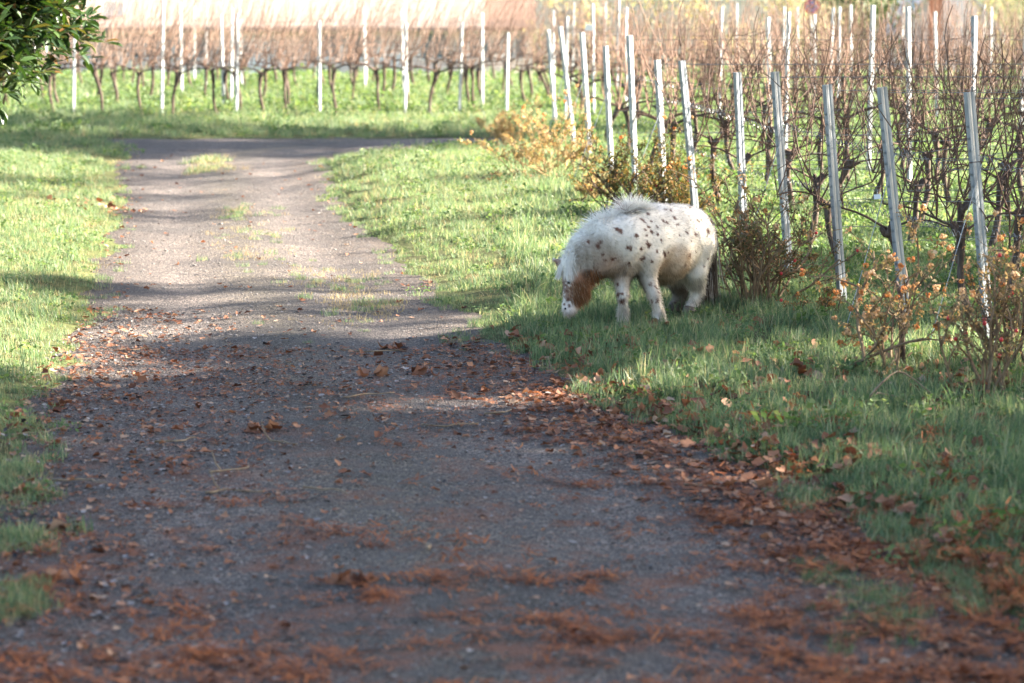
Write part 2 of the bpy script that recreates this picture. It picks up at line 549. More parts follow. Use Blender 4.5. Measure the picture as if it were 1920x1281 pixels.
GXs, GYs, GI, GS = [], [], [], []
for (y0, y1, dens, sc) in ((8.2, 14, 190, .95), (14, 20, 175, .95), (20, 27, 120, 1.05), (27, 36, 80, 1.2), (36, 47, 50, 1.4), (47, 63, 24, 1.7), (63, 80, 7, 2.6)):
    X, Y = frustum_points(y0, y1, dens)
    e = path_e(X, Y)
    patch = wob(X, Y, 3.1, 5.) + wob(X, Y, 8.0, 2.) * .6
    thin = np.where(X < 0, .8 + .2 * sstep(.1, .9, e), 1.0)              # the short worn turf on the bank
    keep = (e > -.16) & (rng.uniform(size=len(X)) < sstep(-.16, .30, e + .12 * patch) * (.72 + .28 * np.clip(patch + .5, 0, 1)) * thin)
    X, Y, e, patch = X[keep], Y[keep], e[keep], patch[keep]
    u = rng.uniform(size=len(X))
    end_x = np.interp(Y, [16, 18, 25.3, 31.8, 42, 63], [3.4, 2.95, 1.6, 1.1, .7, .5])
    vine = (X > end_x - .1) & (Y > 15) | (Y > 48.2)
    long_p = np.where(vine, .35, np.where(X > 0, np.where(Y < 23, .42, .16), .06))
    herb_p = np.where(vine, .45, .06)
    straw_p = np.where(vine, .06, np.where(X < 0, .18, .13))
    idx = np.where(u < long_p, rng.integers(5, 8, len(X)), np.where(u < long_p + herb_p, rng.integers(10, 13, len(X)),
          np.where(u < long_p + herb_p + straw_p, rng.integers(8, 10, len(X)), rng.integers(0, 5, len(X)))))
    s = sc * rng.uniform(.7, 1.25, len(X)) * np.where(e < .25, .75, 1.0) * (1 + .22 * patch)
    s = np.where((X < 0) & (Y < 42), s * .78, s)
    GXs.append(X); GYs.append(Y); GI.append(idx); GS.append(s)
# sparse tufts along the crown of the track and islands of grass at its edges
for (px, py_, n, rad, sc) in ((390, 318, 46, .30, 1.3), (395, 302, 26, .28, 1.5), (448, 402, 45, .30, .8), (470, 440, 40, .35, .7), (470, 480, 30, .4, .7), (640, 535, 45, .35, .7), (600, 520, 35, .4, .65),
                              (690, 580, 60, .28, .8), (655, 560, 40, .3, .7), (545, 600, 14, .4, .5), (860, 640, 20, .2, .6), (1500, 935, 40, .10, .9), (1690, 1000, 60, .12, 1.0), (1610, 1120, 25, .14, .7),
                              (1680, 1160, 30, .12, .7), (1530, 1080, 20, .10, .6), (20, 890, 70, .16, .9), (15, 1010, 70, .15, .9), (10, 1140, 70, .12, .9), (45, 930, 40, .14, .7), (1250, 770, 20, .15, .7), (1800, 1090, 50, .12, .9), (1560, 1190, 16, .2, .5)):
    c = gp(px, py_)
    X = c.x + rng.normal(0, rad * .5, n); Y = c.y + rng.normal(0, rad * 1.4, n)
    GXs.append(X); GYs.append(Y)
    GI.append(np.where(rng.uniform(size=n) < (.7 if 250 < px < 800 else .3), rng.integers(8, 10, n), rng.integers(0, 5, n)))
    GS.append(sc * rng.uniform(.6, 1.1, n))
X = np.concatenate(GXs); Y = np.concatenate(GYs); IDX = np.concatenate(GI); S = np.concatenate(GS)
Z = np.where(path_e(X, Y) > .03, ground_z(X, Y), np.maximum(ground_z(X, Y), path_z(X, Y)))
n = len(X)
rot = np.stack([rng.normal(0, .12, n), rng.normal(0, .12, n), rng.uniform(0, 6.28, n)], 1)
scatter("grass", np.stack([X, Y, Z], 1), rot, np.stack([S, S, S * rng.uniform(.8, 1.25, n)], 1), IDX, tufts, 'green turf with dry straw blades and low herbs along the track and between the vines')
print("grass tufts", n)

# ------------------------------------------------------------------ leaf litter, needles and gravel
def leaf_shape(w, l, curl, twist, mat, seed, lobes=5):
    """one dried, curled, lobed leaf"""
    r = np.random.default_rng(seed)
    N = 15
    V = [(0, 0, 0)]; F = []
    for ring in (.5, 1.0):
        for k in range(N):
            th = 2 * math.pi * k / N
            rad = 1 + (.17 * math.cos(lobes * th) + r.normal(0, .07)) * (ring == 1.0)
            x, y = ring * rad * w / 2 * math.cos(th), ring * rad * l / 2 * math.sin(th)
            z = curl * ((x / w * 2) ** 2 * w * .5 + twist * x * y / l) + r.normal(0, .05) * w * ring
            V.append((x, y, z))
    zmin = min(v[2] for v in V)
    V = [(x, y, z - zmin) for x, y, z in V]
    for k in range(N):
        k2 = (k + 1) % N
        F.append((0, 1 + k, 1 + k2))
        F.append((1 + k, 1 + N + k, 1 + N + k2, 1 + k2))
    return new_mesh("leaf", V, F, mat, True)

leaf_meshes = [leaf_shape(.055, .07, c, t, M['litter'], s, lb) for s, (c, t, lb) in enumerate(((.3, .5, 5), (.5, -.6, 5), (.15, .4, 3), (.8, .5, 5), (.35, -.8, 2), (.1, .2, 2)))]
grey_meshes = [leaf_shape(.035, .055, c, t, M['greyleaf'], 50 + s, 2) for s, (c, t) in enumerate(((.2, .5), (.5, -.6), (.1, .2)))]
def needle_spray(seed):
    r = np.random.default_rng(seed)
    V = []; F = []
    for _ in range(16):
        a = r.uniform(0, 6.28); c = Vector((r.normal(0, .03), r.normal(0, .03), r.uniform(.001, .012)))
        d = Vector((math.cos(a), math.sin(a), r.normal(0, .12))); u = Vector((-d.y, d.x, 0))
        L_ = r.uniform(.025, .06); w = r.uniform(.0015, .004)
        o = len(V)
        V += [c - u * w, c + u * w, c + d * L_ + u * w * .5, c + d * L_ - u * w * .5]
        F.append((o, o + 1, o + 2, o + 3))
    return new_mesh("needle_spray", V, F, M['needle'])
needle_meshes = [needle_spray(s) for s in range(4)]
def pebble_mesh(seed):
    r = np.random.default_rng(seed)
    bm = bmesh.new(); bmesh.ops.create_icosphere(bm, subdivisions=1, radius=.5)
    for v in bm.verts:
        v.co *= 1 + r.normal(0, .13)
        v.co.z *= .6
    me = bpy.data.meshes.new("pebble"); bm.to_mesh(me); bm.free(); me.materials.append(M['pebble'])
    return me
pebble_meshes = [pebble_mesh(s) for s in range(4)]
lit_src = leaf_meshes + grey_meshes + needle_meshes

def top_z(X, Y):
    return np.where(path_e(X, Y) > .05, ground_z(X, Y), np.maximum(ground_z(X, Y), path_z(X, Y)))

LX, LY, LI, LS = [], [], [], []
def put(X, Y, I, S_):
    LX.append(X); LY.append(Y); LI.append(I); LS.append(S_)
# drift of leaves along the verge, thinning onto the track
n = 3600
Y = rng.uniform(8.6, 18.5, n); xr = np.interp(Y, PY, PR)
e = rng.normal(-.16, .22, n) - np.abs(rng.normal(0, .25, n)) * (rng.uniform(size=n) < .45)
dk = np.interp(Y, [8.6, 10.5, 11.5, 15.5, 16.5, 18.5], [.35, .45, 1, 1, .6, .25])
k = rng.uniform(size=n) < dk
put((xr + e)[k], Y[k], np.where(rng.uniform(size=k.sum()) < .3, rng.integers(9, 13, k.sum()), rng.integers(0, 6, k.sum())), rng.uniform(.3, .8, k.sum()))
# left edge of the track
n = 2800
Y = rng.uniform(8.6, 20, n); xl = np.interp(Y, PY, PL)
X = xl + np.abs(rng.normal(0, .75, n)) - .12
put(X, Y, np.where(rng.uniform(size=n) < .45, rng.integers(6, 9, n), rng.integers(0, 6, n)), rng.uniform(.25, .7, n))
# all over the near track
n = 42000
Y = 8.4 + 9.6 * rng.uniform(size=n) ** .9; u = rng.uniform(size=n)
X = np.interp(Y, PY, PL) + u * (np.interp(Y, PY, PR) - np.interp(Y, PY, PL))
pm = wob(X, Y, 2.4, 3.) + wob(X * .6, Y, 6.0, 8.) * .7
dens = np.where(Y > 14, .6, .42) * (.35 + .65 * sstep(-.5, .7, pm)) * np.where((u > .35) & (u < .8) & (Y < 14.5), .4, 1)
k = rng.uniform(size=n) < dens
t = rng.uniform(size=n)
I = np.where(t < .5, rng.integers(6, 9, n), np.where(t < .78, rng.integers(9, 13, n), rng.integers(0, 6, n)))
put(X[k], Y[k], I[k], (np.exp(rng.normal(-1.25, .4, n)))[k])
# rust-coloured needles close by, in streaks
n = 15000
Y = 8.3 + 6.5 * rng.uniform(size=n) ** 1.3; X = rng.uniform(-2.2, 2.1, n)
pm = wob(X, Y * 1.6, 3.3, 6.) + wob(X * .7, Y * 2.2, 7.0, 1.) * .8
k = rng.uniform(size=n) < sstep(.0, 1.0, .6 * pm + .7 * wob(X * 1.5, Y * 3, 11., 2.) + np.where(X > .8, .3, -.1) + .3 * (11 - Y) / 2) * .7
put(X[k], Y[k], rng.integers(9, 13, k.sum()), rng.uniform(.7, 1.4, k.sum()))
# on the grass of the verge and under the bushes
n = 600
Y = rng.uniform(9.5, 18.2, n); X = np.interp(Y, PY, PR) + np.abs(rng.normal(0, .8, n)) + .05
put(X, Y, rng.integers(0, 6, n), rng.uniform(.6, 1.2, n))
for (px, py_, nn) in ((1640, 690, 60), (1860, 720, 90), (1240, 400, 20), (222, 395, 40), (1000, 340, 40)):
    c = gp(px, py_)
    put(c.x + rng.normal(0, .28, nn), c.y + rng.normal(0, .35, nn), rng.integers(0, 6, nn), rng.uniform(.6, 1.1, nn))
# far track: few
n = 900
Y = rng.uniform(18, 38, n); u = rng.uniform(size=n)
X = np.interp(Y, PY, PL) + (u * 1.1 - .05) * (np.interp(Y, PY, PR) - np.interp(Y, PY, PL))
k = rng.uniform(size=n) < np.where((u < .12) | (u > .9), .9, .3)
put(X[k], Y[k], rng.integers(0, 9, k.sum()), rng.uniform(.3, .75, k.sum()))
X = np.concatenate(LX); Y = np.concatenate(LY); I = np.concatenate(LI); S = np.concatenate(LS)
n = len(X)
Z = top_z(X, Y) + .003 + np.where(path_e(X, Y) > .12, rng.uniform(.01, .05, n), rng.uniform(0, .012, n))
tilt = np.where(path_e(X, Y) > .1, .5, .18)
scatter("leaf_litter", np.stack([X, Y, Z], 1), np.stack([rng.normal(0, 1, n) * tilt, rng.normal(0, 1, n) * tilt, rng.uniform(0, 6.28, n)], 1),
        np.stack([S, S, S], 1), I, lit_src, 'brown leaves and rust needles strewn over the shaded near part of the track')
print("litter", n)

n = 22000
Y = 8.4 + 24 * rng.uniform(size=n) ** 1.2; u = rng.uniform(size=n)
X = np.interp(Y, PY, PL) + u * (np.interp(Y, PY, PR) - np.interp(Y, PY, PL))
k = path_e(X, Y) < 0
X, Y = X[k], Y[k]; n = len(X)
S = np.exp(rng.normal(math.log(.0085), .42, n))
scatter("gravel", np.stack([X, Y, top_z(X, Y) + S * .08], 1), rng.uniform(0, 6.28, (n, 3)) * np.array([.05, .05, 1]), np.stack([S, S, S], 1),
        rng.integers(0, 4, n), pebble_meshes, 'loose pale gravel stones scattered on the track')

# ================================================================== THE PONY
def capsule_sdf(P, a, b, ra, rb):
    a = np.array(a); b = np.array(b)
    ab = b - a; t = np.clip(((P - a) @ ab) / max(ab @ ab, 1e-9), 0, 1)
    return np.linalg.norm(P - a - t[..., None] * ab, axis=-1) - (ra + (rb - ra) * t)

def smin(a, b, k):
    h = np.clip(.5 + .5 * (b - a) / k, 0, 1)
    return b * (1 - h) + a * h - k * h * (1 - h)

def surface_nets(D, origin, h):
    s = D < 0
    nx, ny, nz = D.shape
    acc = np.zeros((nx - 1, ny - 1, nz - 1, 3)); cnt = np.zeros((nx - 1, ny - 1, nz - 1))
    corners = [(i, j, k) for i in (0, 1) for j in (0, 1) for k in (0, 1)]
    sl = lambda A, c: A[c[0]:nx - 1 + c[0], c[1]:ny - 1 + c[1], c[2]:nz - 1 + c[2]]
    for a in corners:
        for ax in range(3):
            if a[ax] == 0:
                b = list(a); b[ax] = 1
                da, db = sl(D, a), sl(D, b)
                cross = (da < 0) != (db < 0)
                t = np.where(cross, da / np.where(cross, da - db, 1), 0)
                p = np.zeros(acc.shape); p += np.array(a); p[..., ax] += t
                acc += p * cross[..., None]; cnt += cross
    act = cnt > 0
    idx = -np.ones(act.shape, int); idx[act] = np.arange(act.sum())
    I, J, K = np.nonzero(act)
    V = (np.stack([I, J, K], 1) + acc[act] / cnt[act][:, None]) * h + origin
    quads = []
    for ax in range(3):
        o1, o2 = [(1, 2), (2, 0), (0, 1)][ax]
        n = [nx, ny, nz]
        lo = [1, 1, 1]; lo[ax] = 0
        g = np.stack(np.meshgrid(*[np.arange(lo[q], n[q] - 1) for q in range(3)], indexing='ij'), -1).reshape(-1, 3)
        b = g.copy(); b[:, ax] += 1
        sa = s[g[:, 0], g[:, 1], g[:, 2]]; sb = s[b[:, 0], b[:, 1], b[:, 2]]
        ch = sa != sb
        g = g[ch]; inside = sa[ch]
        def cell(d1, d2):
            c = g.copy(); c[:, o1] -= d1; c[:, o2] -= d2
            return idx[c[:, 0], c[:, 1], c[:, 2]]
        q = np.stack([cell(1, 1), cell(0, 1), cell(0, 0), cell(1, 0)], 1)
        q[~inside] = q[~inside][:, ::-1]
        quads.append(q)
    return V, np.concatenate(quads)

foot = gp(1238, 612)
YO = foot.y - 19.08
PB = lambda x, y, Y: np.array(at(x, y, Y + YO))
def on_ground(p, lift=.0):
    p = np.array(p); p[2] = gz(p[0], p[1]) + lift
    return p
body_parts = [  # chains of (pixel x, pixel y, depth, radius), blend
    ([(1290, 447, 19.66, .190), (1268, 450, 19.57, .205), (1236, 463, 19.42, .236), (1200, 456, 19.25, .205), (1166, 458, 19.09, .165)], .06),
    ([(1283, 432, 19.66, .165), (1230, 430, 19.40, .165), (1194, 424, 19.24, .14)], .06),          # back line and withers
    ([(1166, 446, 19.12, .165), (1132, 452, 19.05, .150), (1100, 468, 19.01, .118), (1077, 493, 18.99, .085)], .06),
    ([(1158, 480, 19.08, .135), (1128, 488, 19.02, .105), (1104, 505, 18.99, .075)], .05),
    ([(1073, 500, 18.98, .070), (1078, 524, 18.97, .074)], .04),
    ([(1075, 512, 18.98, .072), (1071, 548, 18.96, .052), (1067, 574, 18.95, .043), (1067, 581, 18.95, .040)], .03),
    ([(1094, 524, 18.98, .062), (1088, 545, 18.97, .056), (1078, 568, 18.96, .044), (1069, 582, 18.95, .036)], .03),                                    # jaw
    ([(1212, 488, 19.12, .105), (1215, 522, 19.11, .056), (1227, 556, 19.07, .040), (1231, 571, 19.06, .028), (1234, 588, 19.08, .033)], .04),
    ([(1172, 490, 19.08, .105), (1166, 522, 19.06, .054), (1168, 554, 19.02, .039), (1168, 570, 19.02, .028), (1168, 586, 19.04, .033)], .04),
    ([(1300, 470, 19.60, .150), (1302, 508, 19.56, .088), (1308, 545, 19.62, .046), (1301, 566, 19.60, .035), (1296, 580, 19.56, .037)], .04),
    ([(1272, 480, 19.76, .130), (1266, 515, 19.72, .085), (1276, 548, 19.80, .05), (1271, 570, 19.78, .040), (1268, 584, 19.76, .042)], .04),
]
legs_end = [(1238, 604, 19.06), (1167, 601, 19.02), (1292, 596, 19.52), (1264, 594, 19.72)]
allp = np.array([PB(*q[:3]) for ch, _ in body_parts for q in ch])
lo = allp.min(0) - .32; hi = allp.max(0) + .32
lo[2] = max(lo[2], gz(1.0, 18.7) - .05)
h = .0125
gn = [int(math.ceil((hi[i] - lo[i]) / h)) + 1 for i in range(3)]
axs = [lo[i] + np.arange(gn[i]) * h for i in range(3)]
G = np.stack(np.meshgrid(*axs, indexing='ij'), -1)
D = np.full(G.shape[:3], 9.0)
for ch, k in body_parts:
    Dc = np.full(D.shape, 9.0)
    for (x0, y0, Y0, r0), (x1, y1, Y1, r1) in zip(ch[:-1], ch[1:]):
        Dc = smin(Dc, capsule_sdf(G, PB(x0, y0, Y0), PB(x1, y1, Y1), r0, r1), .02)
    D = smin(D, Dc, k)
# pasterns down to the hooves, ears
for (x, y, Y), ch in zip(legs_end, body_parts[-4:]):
    q = ch[0][-1]
    a = PB(*q[:3]); b = on_ground(PB(x, y, Y), .03)
    D = smin(D, capsule_sdf(G, a, b, .032, .036), .03)
for (x0, y0, x1, y1, Y) in ((1062, 500, 1037, 486, 19.00), (1080, 494, 1066, 468, 18.93)):
    D = smin(D, capsule_sdf(G, PB(x0, y0, Y), PB(x1, y1, Y), .030, .012), .010)
BV, BQ = surface_nets(D, lo, h)
# light smoothing
nb = np.zeros((len(BV), 3)); nc = np.zeros(len(BV))
for _ in range(3):
    nb[:] = 0; nc[:] = 0
    for a, b in ((0, 1), (1, 2), (2, 3), (3, 0)):
        np.add.at(nb, BQ[:, a], BV[BQ[:, b]]); np.add.at(nc, BQ[:, a], 1)
        np.add.at(nb, BQ[:, b], BV[BQ[:, a]]); np.add.at(nc, BQ[:, b], 1)
    BV = BV * .45 + .55 * nb / nc[:, None]
fn = np.cross(BV[BQ[:, 2]] - BV[BQ[:, 0]], BV[BQ[:, 3]] - BV[BQ[:, 1]])
BN = np.zeros_like(BV)
for a in range(4):
    np.add.at(BN, BQ[:, a], fn)
BN /= np.linalg.norm(BN, axis=1)[:, None] + 1e-12
ctr = BV.mean(0)
if ((BN * (BV - ctr)).sum(1)).mean() < 0:
    BQ = BQ[:, ::-1]; BN = -BN
bvh = BVHTree.FromPolygons([Vector(v) for v in BV], [tuple(int(i) for i in q) for q in BQ])

camv = Vector((0, 0, CAM_H))
def hit(px, py_):
    d = ray(px, py_).normalized()
    loc, nor, i, dist = bvh.ray_cast(camv, d)
    return np.array(loc) if loc is not None else None

crop = lambda x, y: (1000 + x * .2107, 350 + y * .2107)
spot_list = [(745, 378, 22), (775, 395, 22), (595, 500, 18), (575, 527, 18), (490, 490, 15), (838, 548, 18), (866, 550, 20), (915, 435, 19), (968, 292, 20), (985, 310, 18), (1020, 242, 19), (1160, 308, 20), (1185, 318, 17), (1255, 278, 20),
             (1020, 355, 15), (995, 383, 14), (1050, 400, 17), (1100, 358, 13), (1103, 425, 16), (1137, 475, 15), (1012, 505, 17), (1025, 530, 18), (957, 558, 18), (975, 640, 20), (1100, 578, 13), (1160, 590, 18), (1172, 612, 18), (1200, 585, 11),
             (1395, 605, 16), (1465, 302, 18), (1492, 296, 18), (1443, 425, 17), (1450, 370, 11), (1297, 435, 10), (1360, 406, 10), (1374, 410, 9), (1553, 645, 11), (1518, 712, 13), (1055, 670, 13), (850, 678, 16), (705, 643, 15), (620, 607, 14),
             (640, 655, 11), (910, 232, 9), (1045, 310, 13), (1175, 203, 15), (1220, 212, 15), (1008, 430, 12), (755, 950, 22), (790, 1022, 24), (750, 870, 16), (1105, 1015, 17), (1055, 1020, 15), (1042, 865, 13), (1090, 895, 13), (1112, 938, 9), (1360, 1070, 18), (1405, 480, 9),
             (380, 885, 18), (1355, 690, 8), (300, 930, 16), (310, 1005, 20), (275, 1045, 13), (320, 1052, 14), (262, 850, 14), (290, 880, 13), (1445, 575, 10), (1275, 340, 10)]
spots = []
for (x, y, r) in spot_list:
    p = hit(*crop(x, y))
    if p is not None:
        rr_ = r * .2107 / 278 * 1.15
        spots.append((p, rr_ * .95))
        for _ in range(2):
            spots.append((p + rng.normal(0, rr_ * .55, 3), rr_ * rng.uniform(.4, .65)))
far = BV[rng.integers(0, len(BV), 400)]
for p in far:                                   # the side turned away has its own spots
    if (p[1] > ctr[1] + .14) and len(spots) < 300 and p[2] > .35 and all(np.linalg.norm(p - q) > .06 for q, _ in spots):
        spots.append((p, rng.uniform(.010, .022)))
SPc = np.array([p for p, _ in spots]); SPr = np.array([r for _, r in spots])

def region(P, px, py_, Y, rad, soft):
    c = hit(px, py_)
    if c is None: c = PB(px, py_, Y)
    return 1 - sstep(rad - soft, rad + soft, np.linalg.norm(P - c, axis=1))

def coat(P, jitter=0.0):
    P = np.asarray(P)
    n = len(P)
    c = np.tile(np.array([.74, .68, .59]), (n, 1))
    def blend(w, col):
        nonlocal c
        w = np.clip(w, 0, 1)[:, None]
        c = c * (1 - w) + np.array(col) * w
    grain = wob(P[:, 0] * 3 + P[:, 2] * 2, P[:, 1] * 3 - P[:, 2] * 4, 9., 1.) * .5 + .5
    speck = wob(P[:, 0] * 3 + P[:, 2] * 2, P[:, 1] * 3 - P[:, 2] * 4, 40., 2.) * .5 + .5
    blend(.7 * region(P, 1262, 505, 19.22, .17, .035) * (.7 + .6 * grain), (.40, .28, .18))     # flank
    blend(.45 * region(P, 1200, 512, 19.03, .15, .06), (.42, .31, .22))
    blend((.62 + .38 * speck) * .9 * region(P, 1112, 484, 18.87, .15, .05), (.22, .165, .12))
    blend(.3 * region(P, 1150, 470, 18.9, .12, .06), (.45, .37, .28))      # neck
    blend(.65 * region(P, 1146, 508, 18.93, .12, .06), (.40, .25, .17))
    blend(.92 * region(P, 1095, 533, 18.93, .085, .03), (.25, .105, .05))                        # jaw
    blend(.9 * region(P, 1097, 560, 18.95, .07, .04), (.22, .075, .03))
    blend(.8 * region(P, 1060, 542, 18.90, .075, .03) * (speck > .42), (.12, .05, .03))          # freckled face
    blend(.8 * region(P, 1066, 582, 18.93, .045, .02), (.74, .62, .57))
    blend(.9 * region(P, 1090, 562, 18.93, .055, .025), (.24, .095, .045))
    blend(.45 * region(P, 1072, 550, 18.93, .05, .02), (.34, .19, .12))
    blend(.85 * region(P, 1103, 514, 18.9, .035, .02), (.10, .06, .04))  # crease between cheek and neck, its shade painted into the coat
    blend(.9 * region(P, 1045, 491, 19.0, .03, .012), (.30, .16, .11))
    for (x, y, Y) in ((1228, 562, 19.02), (1168, 560, 18.98), (1236, 594, 19.04), (1168, 592, 18.98), (1303, 556, 19.56), (1298, 585, 19.5)):
        blend(.6 * region(P, x, y, Y, .05, .03) * grain * 1.5, (.30, .19, .12))
    blend(.8 * region(P, 1268, 560, 19.75, .14, .05), (.10, .065, .045))                          # off hind leg: dark coat, mostly shade put into the colour
    blend(.85 * region(P, 1183, 532, 19.12, .11, .05), (.13, .11, .085))  # hollow between the forelegs, shadow painted as dark coat
    d = np.linalg.norm(P[:, None, :] - SPc[None], axis=2)
    ang = wob(P[:, 0] * 60, P[:, 2] * 60, 2.2, 3.)
    w = (1 - sstep(.72, 1.12, d / SPr[None] * (1 + .38 * ang[:, None]))).max(1)
    blend(.95 * w, (.125, .048, .03))
    return np.clip(c, .02, .9)

mcoat, nt, p_, out_ = mat_new("pony_coat")
va = nd(nt, "ShaderNodeVertexColor"); va.layer_name = "coat"
nt.links.new(va.outputs[0], p_.inputs["Base Color"])
p_.inputs["Roughness"].default_value = .75
p_.inputs["Specular IOR Level"].default_value = .15
mhair, nt, p_, out_ = mat_new("pony_hair")
va = nd(nt, "ShaderNodeVertexColor"); va.layer_name = "coat"
nt.links.new(va.outputs[0], p_.inputs["Base Color"])
p_.inputs["Roughness"].default_value = .55
p_.inputs["Specular IOR Level"].default_value = .25
tr = nd(nt, "ShaderNodeBsdfTranslucent"); nt.links.new(va.outputs[0], tr.inputs[0])
ms = nd(nt, "ShaderNodeMixShader"); ms.inputs[0].default_value = .4
nt.links.new(p_.outputs[0], ms.inputs[1]); nt.links.new(tr.outputs[0], ms.inputs[2])
nt.links.new(ms.outputs[0], out_.inputs["Surface"])

mmane = mhair.copy(); mmane.name = "mane_hair"
mmane.node_tree.nodes["Mix Shader"].inputs[0].default_value = .12
pony_at = Vector((float(ctr[0]), float(ctr[1]), gz(ctr[0], ctr[1])))
pony = thing("pony", pony_at, 'small white pony with brown spots and fluffy mane grazing on the verge', 'pony')
PO = np.array(pony_at)
link("body", new_mesh("body", BV - PO, BQ, mcoat, True, coat(BV)), pony)

# coat hair: tapered strands lying along the body
def strands(roots, dirs, lens, cols, normals, width, droop=.0, seg=2, wig=.0):
    n = len(roots)
    side = np.cross(dirs, normals + rng.normal(0, .25, (n, 3))); side /= np.linalg.norm(side, axis=1)[:, None] + 1e-9
    w = (np.ones(n) * width)[:, None]
    V = []; 
    cur = roots.copy(); d = dirs.copy()
    for s_ in range(seg + 1):
        t = s_ / seg
        ww = w * (1 - .85 * t)
        V.append(cur - side * ww / 2); V.append(cur + side * ww / 2)
        d = d + np.array([0, 0, -droop]) + rng.normal(0, wig, (n, 3)); d /= np.linalg.norm(d, axis=1)[:, None]
        cur = cur + d * (lens / seg)[:, None]
    V = np.stack(V, 1)                      # n, 2*(seg+1), 3
    base = (np.arange(n) * 2 * (seg + 1))[:, None]
    F = np.stack([base + np.array([[2 * s_, 2 * s_ + 1, 2 * s_ + 3, 2 * s_ + 2]]) for s_ in range(seg)], 1)
    gn_ = np.cross(V[:, 1] - V[:, 0], V[:, 2] - V[:, 0])
    flip = (gn_ * normals).sum(1) < 0
    F[flip] = F[flip][:, :, ::-1]
    F = F.reshape(-1, 4)
    C = np.repeat(cols[:, None, :], 2 * (seg + 1), 1)
    N = np.repeat(normals[:, None, :], 2 * (seg + 1), 1)
    return V.reshape(-1, 3), F, C.reshape(-1, 3), N.reshape(-1, 3)

def random_on_body(n):
    A = BV[BQ]; area = .5 * np.linalg.norm(np.cross(A[:, 2] - A[:, 0], A[:, 3] - A[:, 1]), axis=1)
    f = rng.choice(len(BQ), n, p=area / area.sum())
    u, v = rng.uniform(size=(2, n))
    q = A[f]
    P = (q[:, 0] * ((1 - u) * (1 - v))[:, None] + q[:, 1] * (u * (1 - v))[:, None] + q[:, 2] * (u * v)[:, None] + q[:, 3] * ((1 - u) * v)[:, None])
    N = BN[BQ[f]].mean(1); N /= np.linalg.norm(N, axis=1)[:, None]
    return P, N

fwd = PB(1160, 458, 19.09) - PB(1290, 447, 19.66); fwd[2] = 0; fwd /= np.linalg.norm(fwd)
n = 52000
P, N = random_on_body(n)
zr = (P[:, 2] - PO[2])
flow = np.tile(-fwd * .55 + np.array([0, 0, -.75]), (n, 1))
flow -= N * (flow * N).sum(1)[:, None]
flow /= np.linalg.norm(flow, axis=1)[:, None] + 1e-6
lift = rng.uniform(.15, .75, n)[:, None]
dirs = flow * (1 - lift) + N * lift + rng.normal(0, .16, (n, 3))
dirs /= np.linalg.norm(dirs, axis=1)[:, None]
ln = rng.uniform(.010, .024, n)
ln *= np.where(zr < .28, 1.4, 1) * np.where((zr > .2) & (N[:, 2] < -.4), 1.6, 1)          # feathered legs and belly
head = np.linalg.norm(P - PB(1070, 545, 18.96), axis=1) < .13
ln = np.where(head, ln * .55, ln)
cl = coat(P + N * .002) * (rng.uniform(.58, 1.18, n) * (1 + .12 * wob(P[:, 0] * 20, P[:, 2] * 30, 2., 4.)))[:, None]
Vh, Fh, Ch, Nh = strands(P - PO - N * .003, dirs, ln, np.clip(cl, .01, .92), N, .0034, .12, 2)
link("coat_hair", new_mesh("coat_hair", Vh, Fh, mhair, True, Ch, Nh), pony, kind='stuff')

# leg feathers
fr = []; 
for (x, y, Y), (x1, y1, Y1) in (((1234, 575, 19.08), (1240, 600, 19.06)), ((1168, 572, 19.03), (1168, 598, 19.02)), ((1298, 575, 19.57), (1293, 594, 19.53)), ((1270, 575, 19.77), (1265, 592, 19.73))):
    a, b = PB(x, y, Y), PB(x1, y1, Y1)
    m_ = 420
    t = rng.uniform(0, 1, m_); th = rng.uniform(0, 6.28, m_)
    q = a + (b - a) * t[:, None]
    o_ = np.stack([np.cos(th), np.sin(th), np.zeros(m_)], 1)
    d_ = o_ * .40 + np.array([0, 0, -1.0]) - fwd * .35 + rng.normal(0, .15, (m_, 3))
    d_ /= np.linalg.norm(d_, axis=1)[:, None]
    fr.append((q + o_ * .030, d_, rng.uniform(.02, .045, m_), coat(q + o_ * .04) * rng.uniform(.6, 1.1, (m_, 1)), o_))
Vh, Fh, Ch, Nh = strands(*[np.concatenate([f[i] for f in fr]) - (PO if i == 0 else 0) for i in range(5)], .004, .1, 2)
link("leg_feather", new_mesh("leg_feather", Vh, Fh, mhair, True, Ch, Nh), pony, kind='stuff')

# mane: thick white hair along the crest, falling to both sides
crest = [(1222, 392, 19.30), (1200, 390, 19.22), (1178, 392, 19.15), (1150, 402, 19.08), (1122, 418, 19.03), (1098, 440, 19.00), (1080, 465, 18.99), (1066, 488, 18.98)]
cp = np.array([PB(*c) for c in crest])
m_ = 6500
t = rng.uniform(0, len(cp) - 1.001, m_); i0 = t.astype(int); ft = (t - i0)[:, None]
q = cp[i0] * (1 - ft) + cp[i0 + 1] * ft
tan = cp[i0 + 1] - cp[i0]; tan /= np.linalg.norm(tan, axis=1)[:, None]
up_ = np.array([0, 0, 1.0]) - tan * tan[:, 2:3]; up_ /= np.linalg.norm(up_, axis=1)[:, None]
sd = np.cross(tan, up_)
loc_ = []
nearside = -1.0 if float((sd[:, 1]).mean()) > 0 else 1.0
sidew = rng.normal(0, .8, m_) + nearside * .35
d_ = up_ * .75 + sd * sidew[:, None] * .6 + tan * rng.normal(.05, .35, m_)[:, None] + rng.normal(0, .12, (m_, 3))
d_ /= np.linalg.norm(d_, axis=1)[:, None]
q = q - up_ * .028 + sd * (rng.normal(0, .018, m_))[:, None]
clump = wob(t * 4, sidew * 2, 3., 1.)
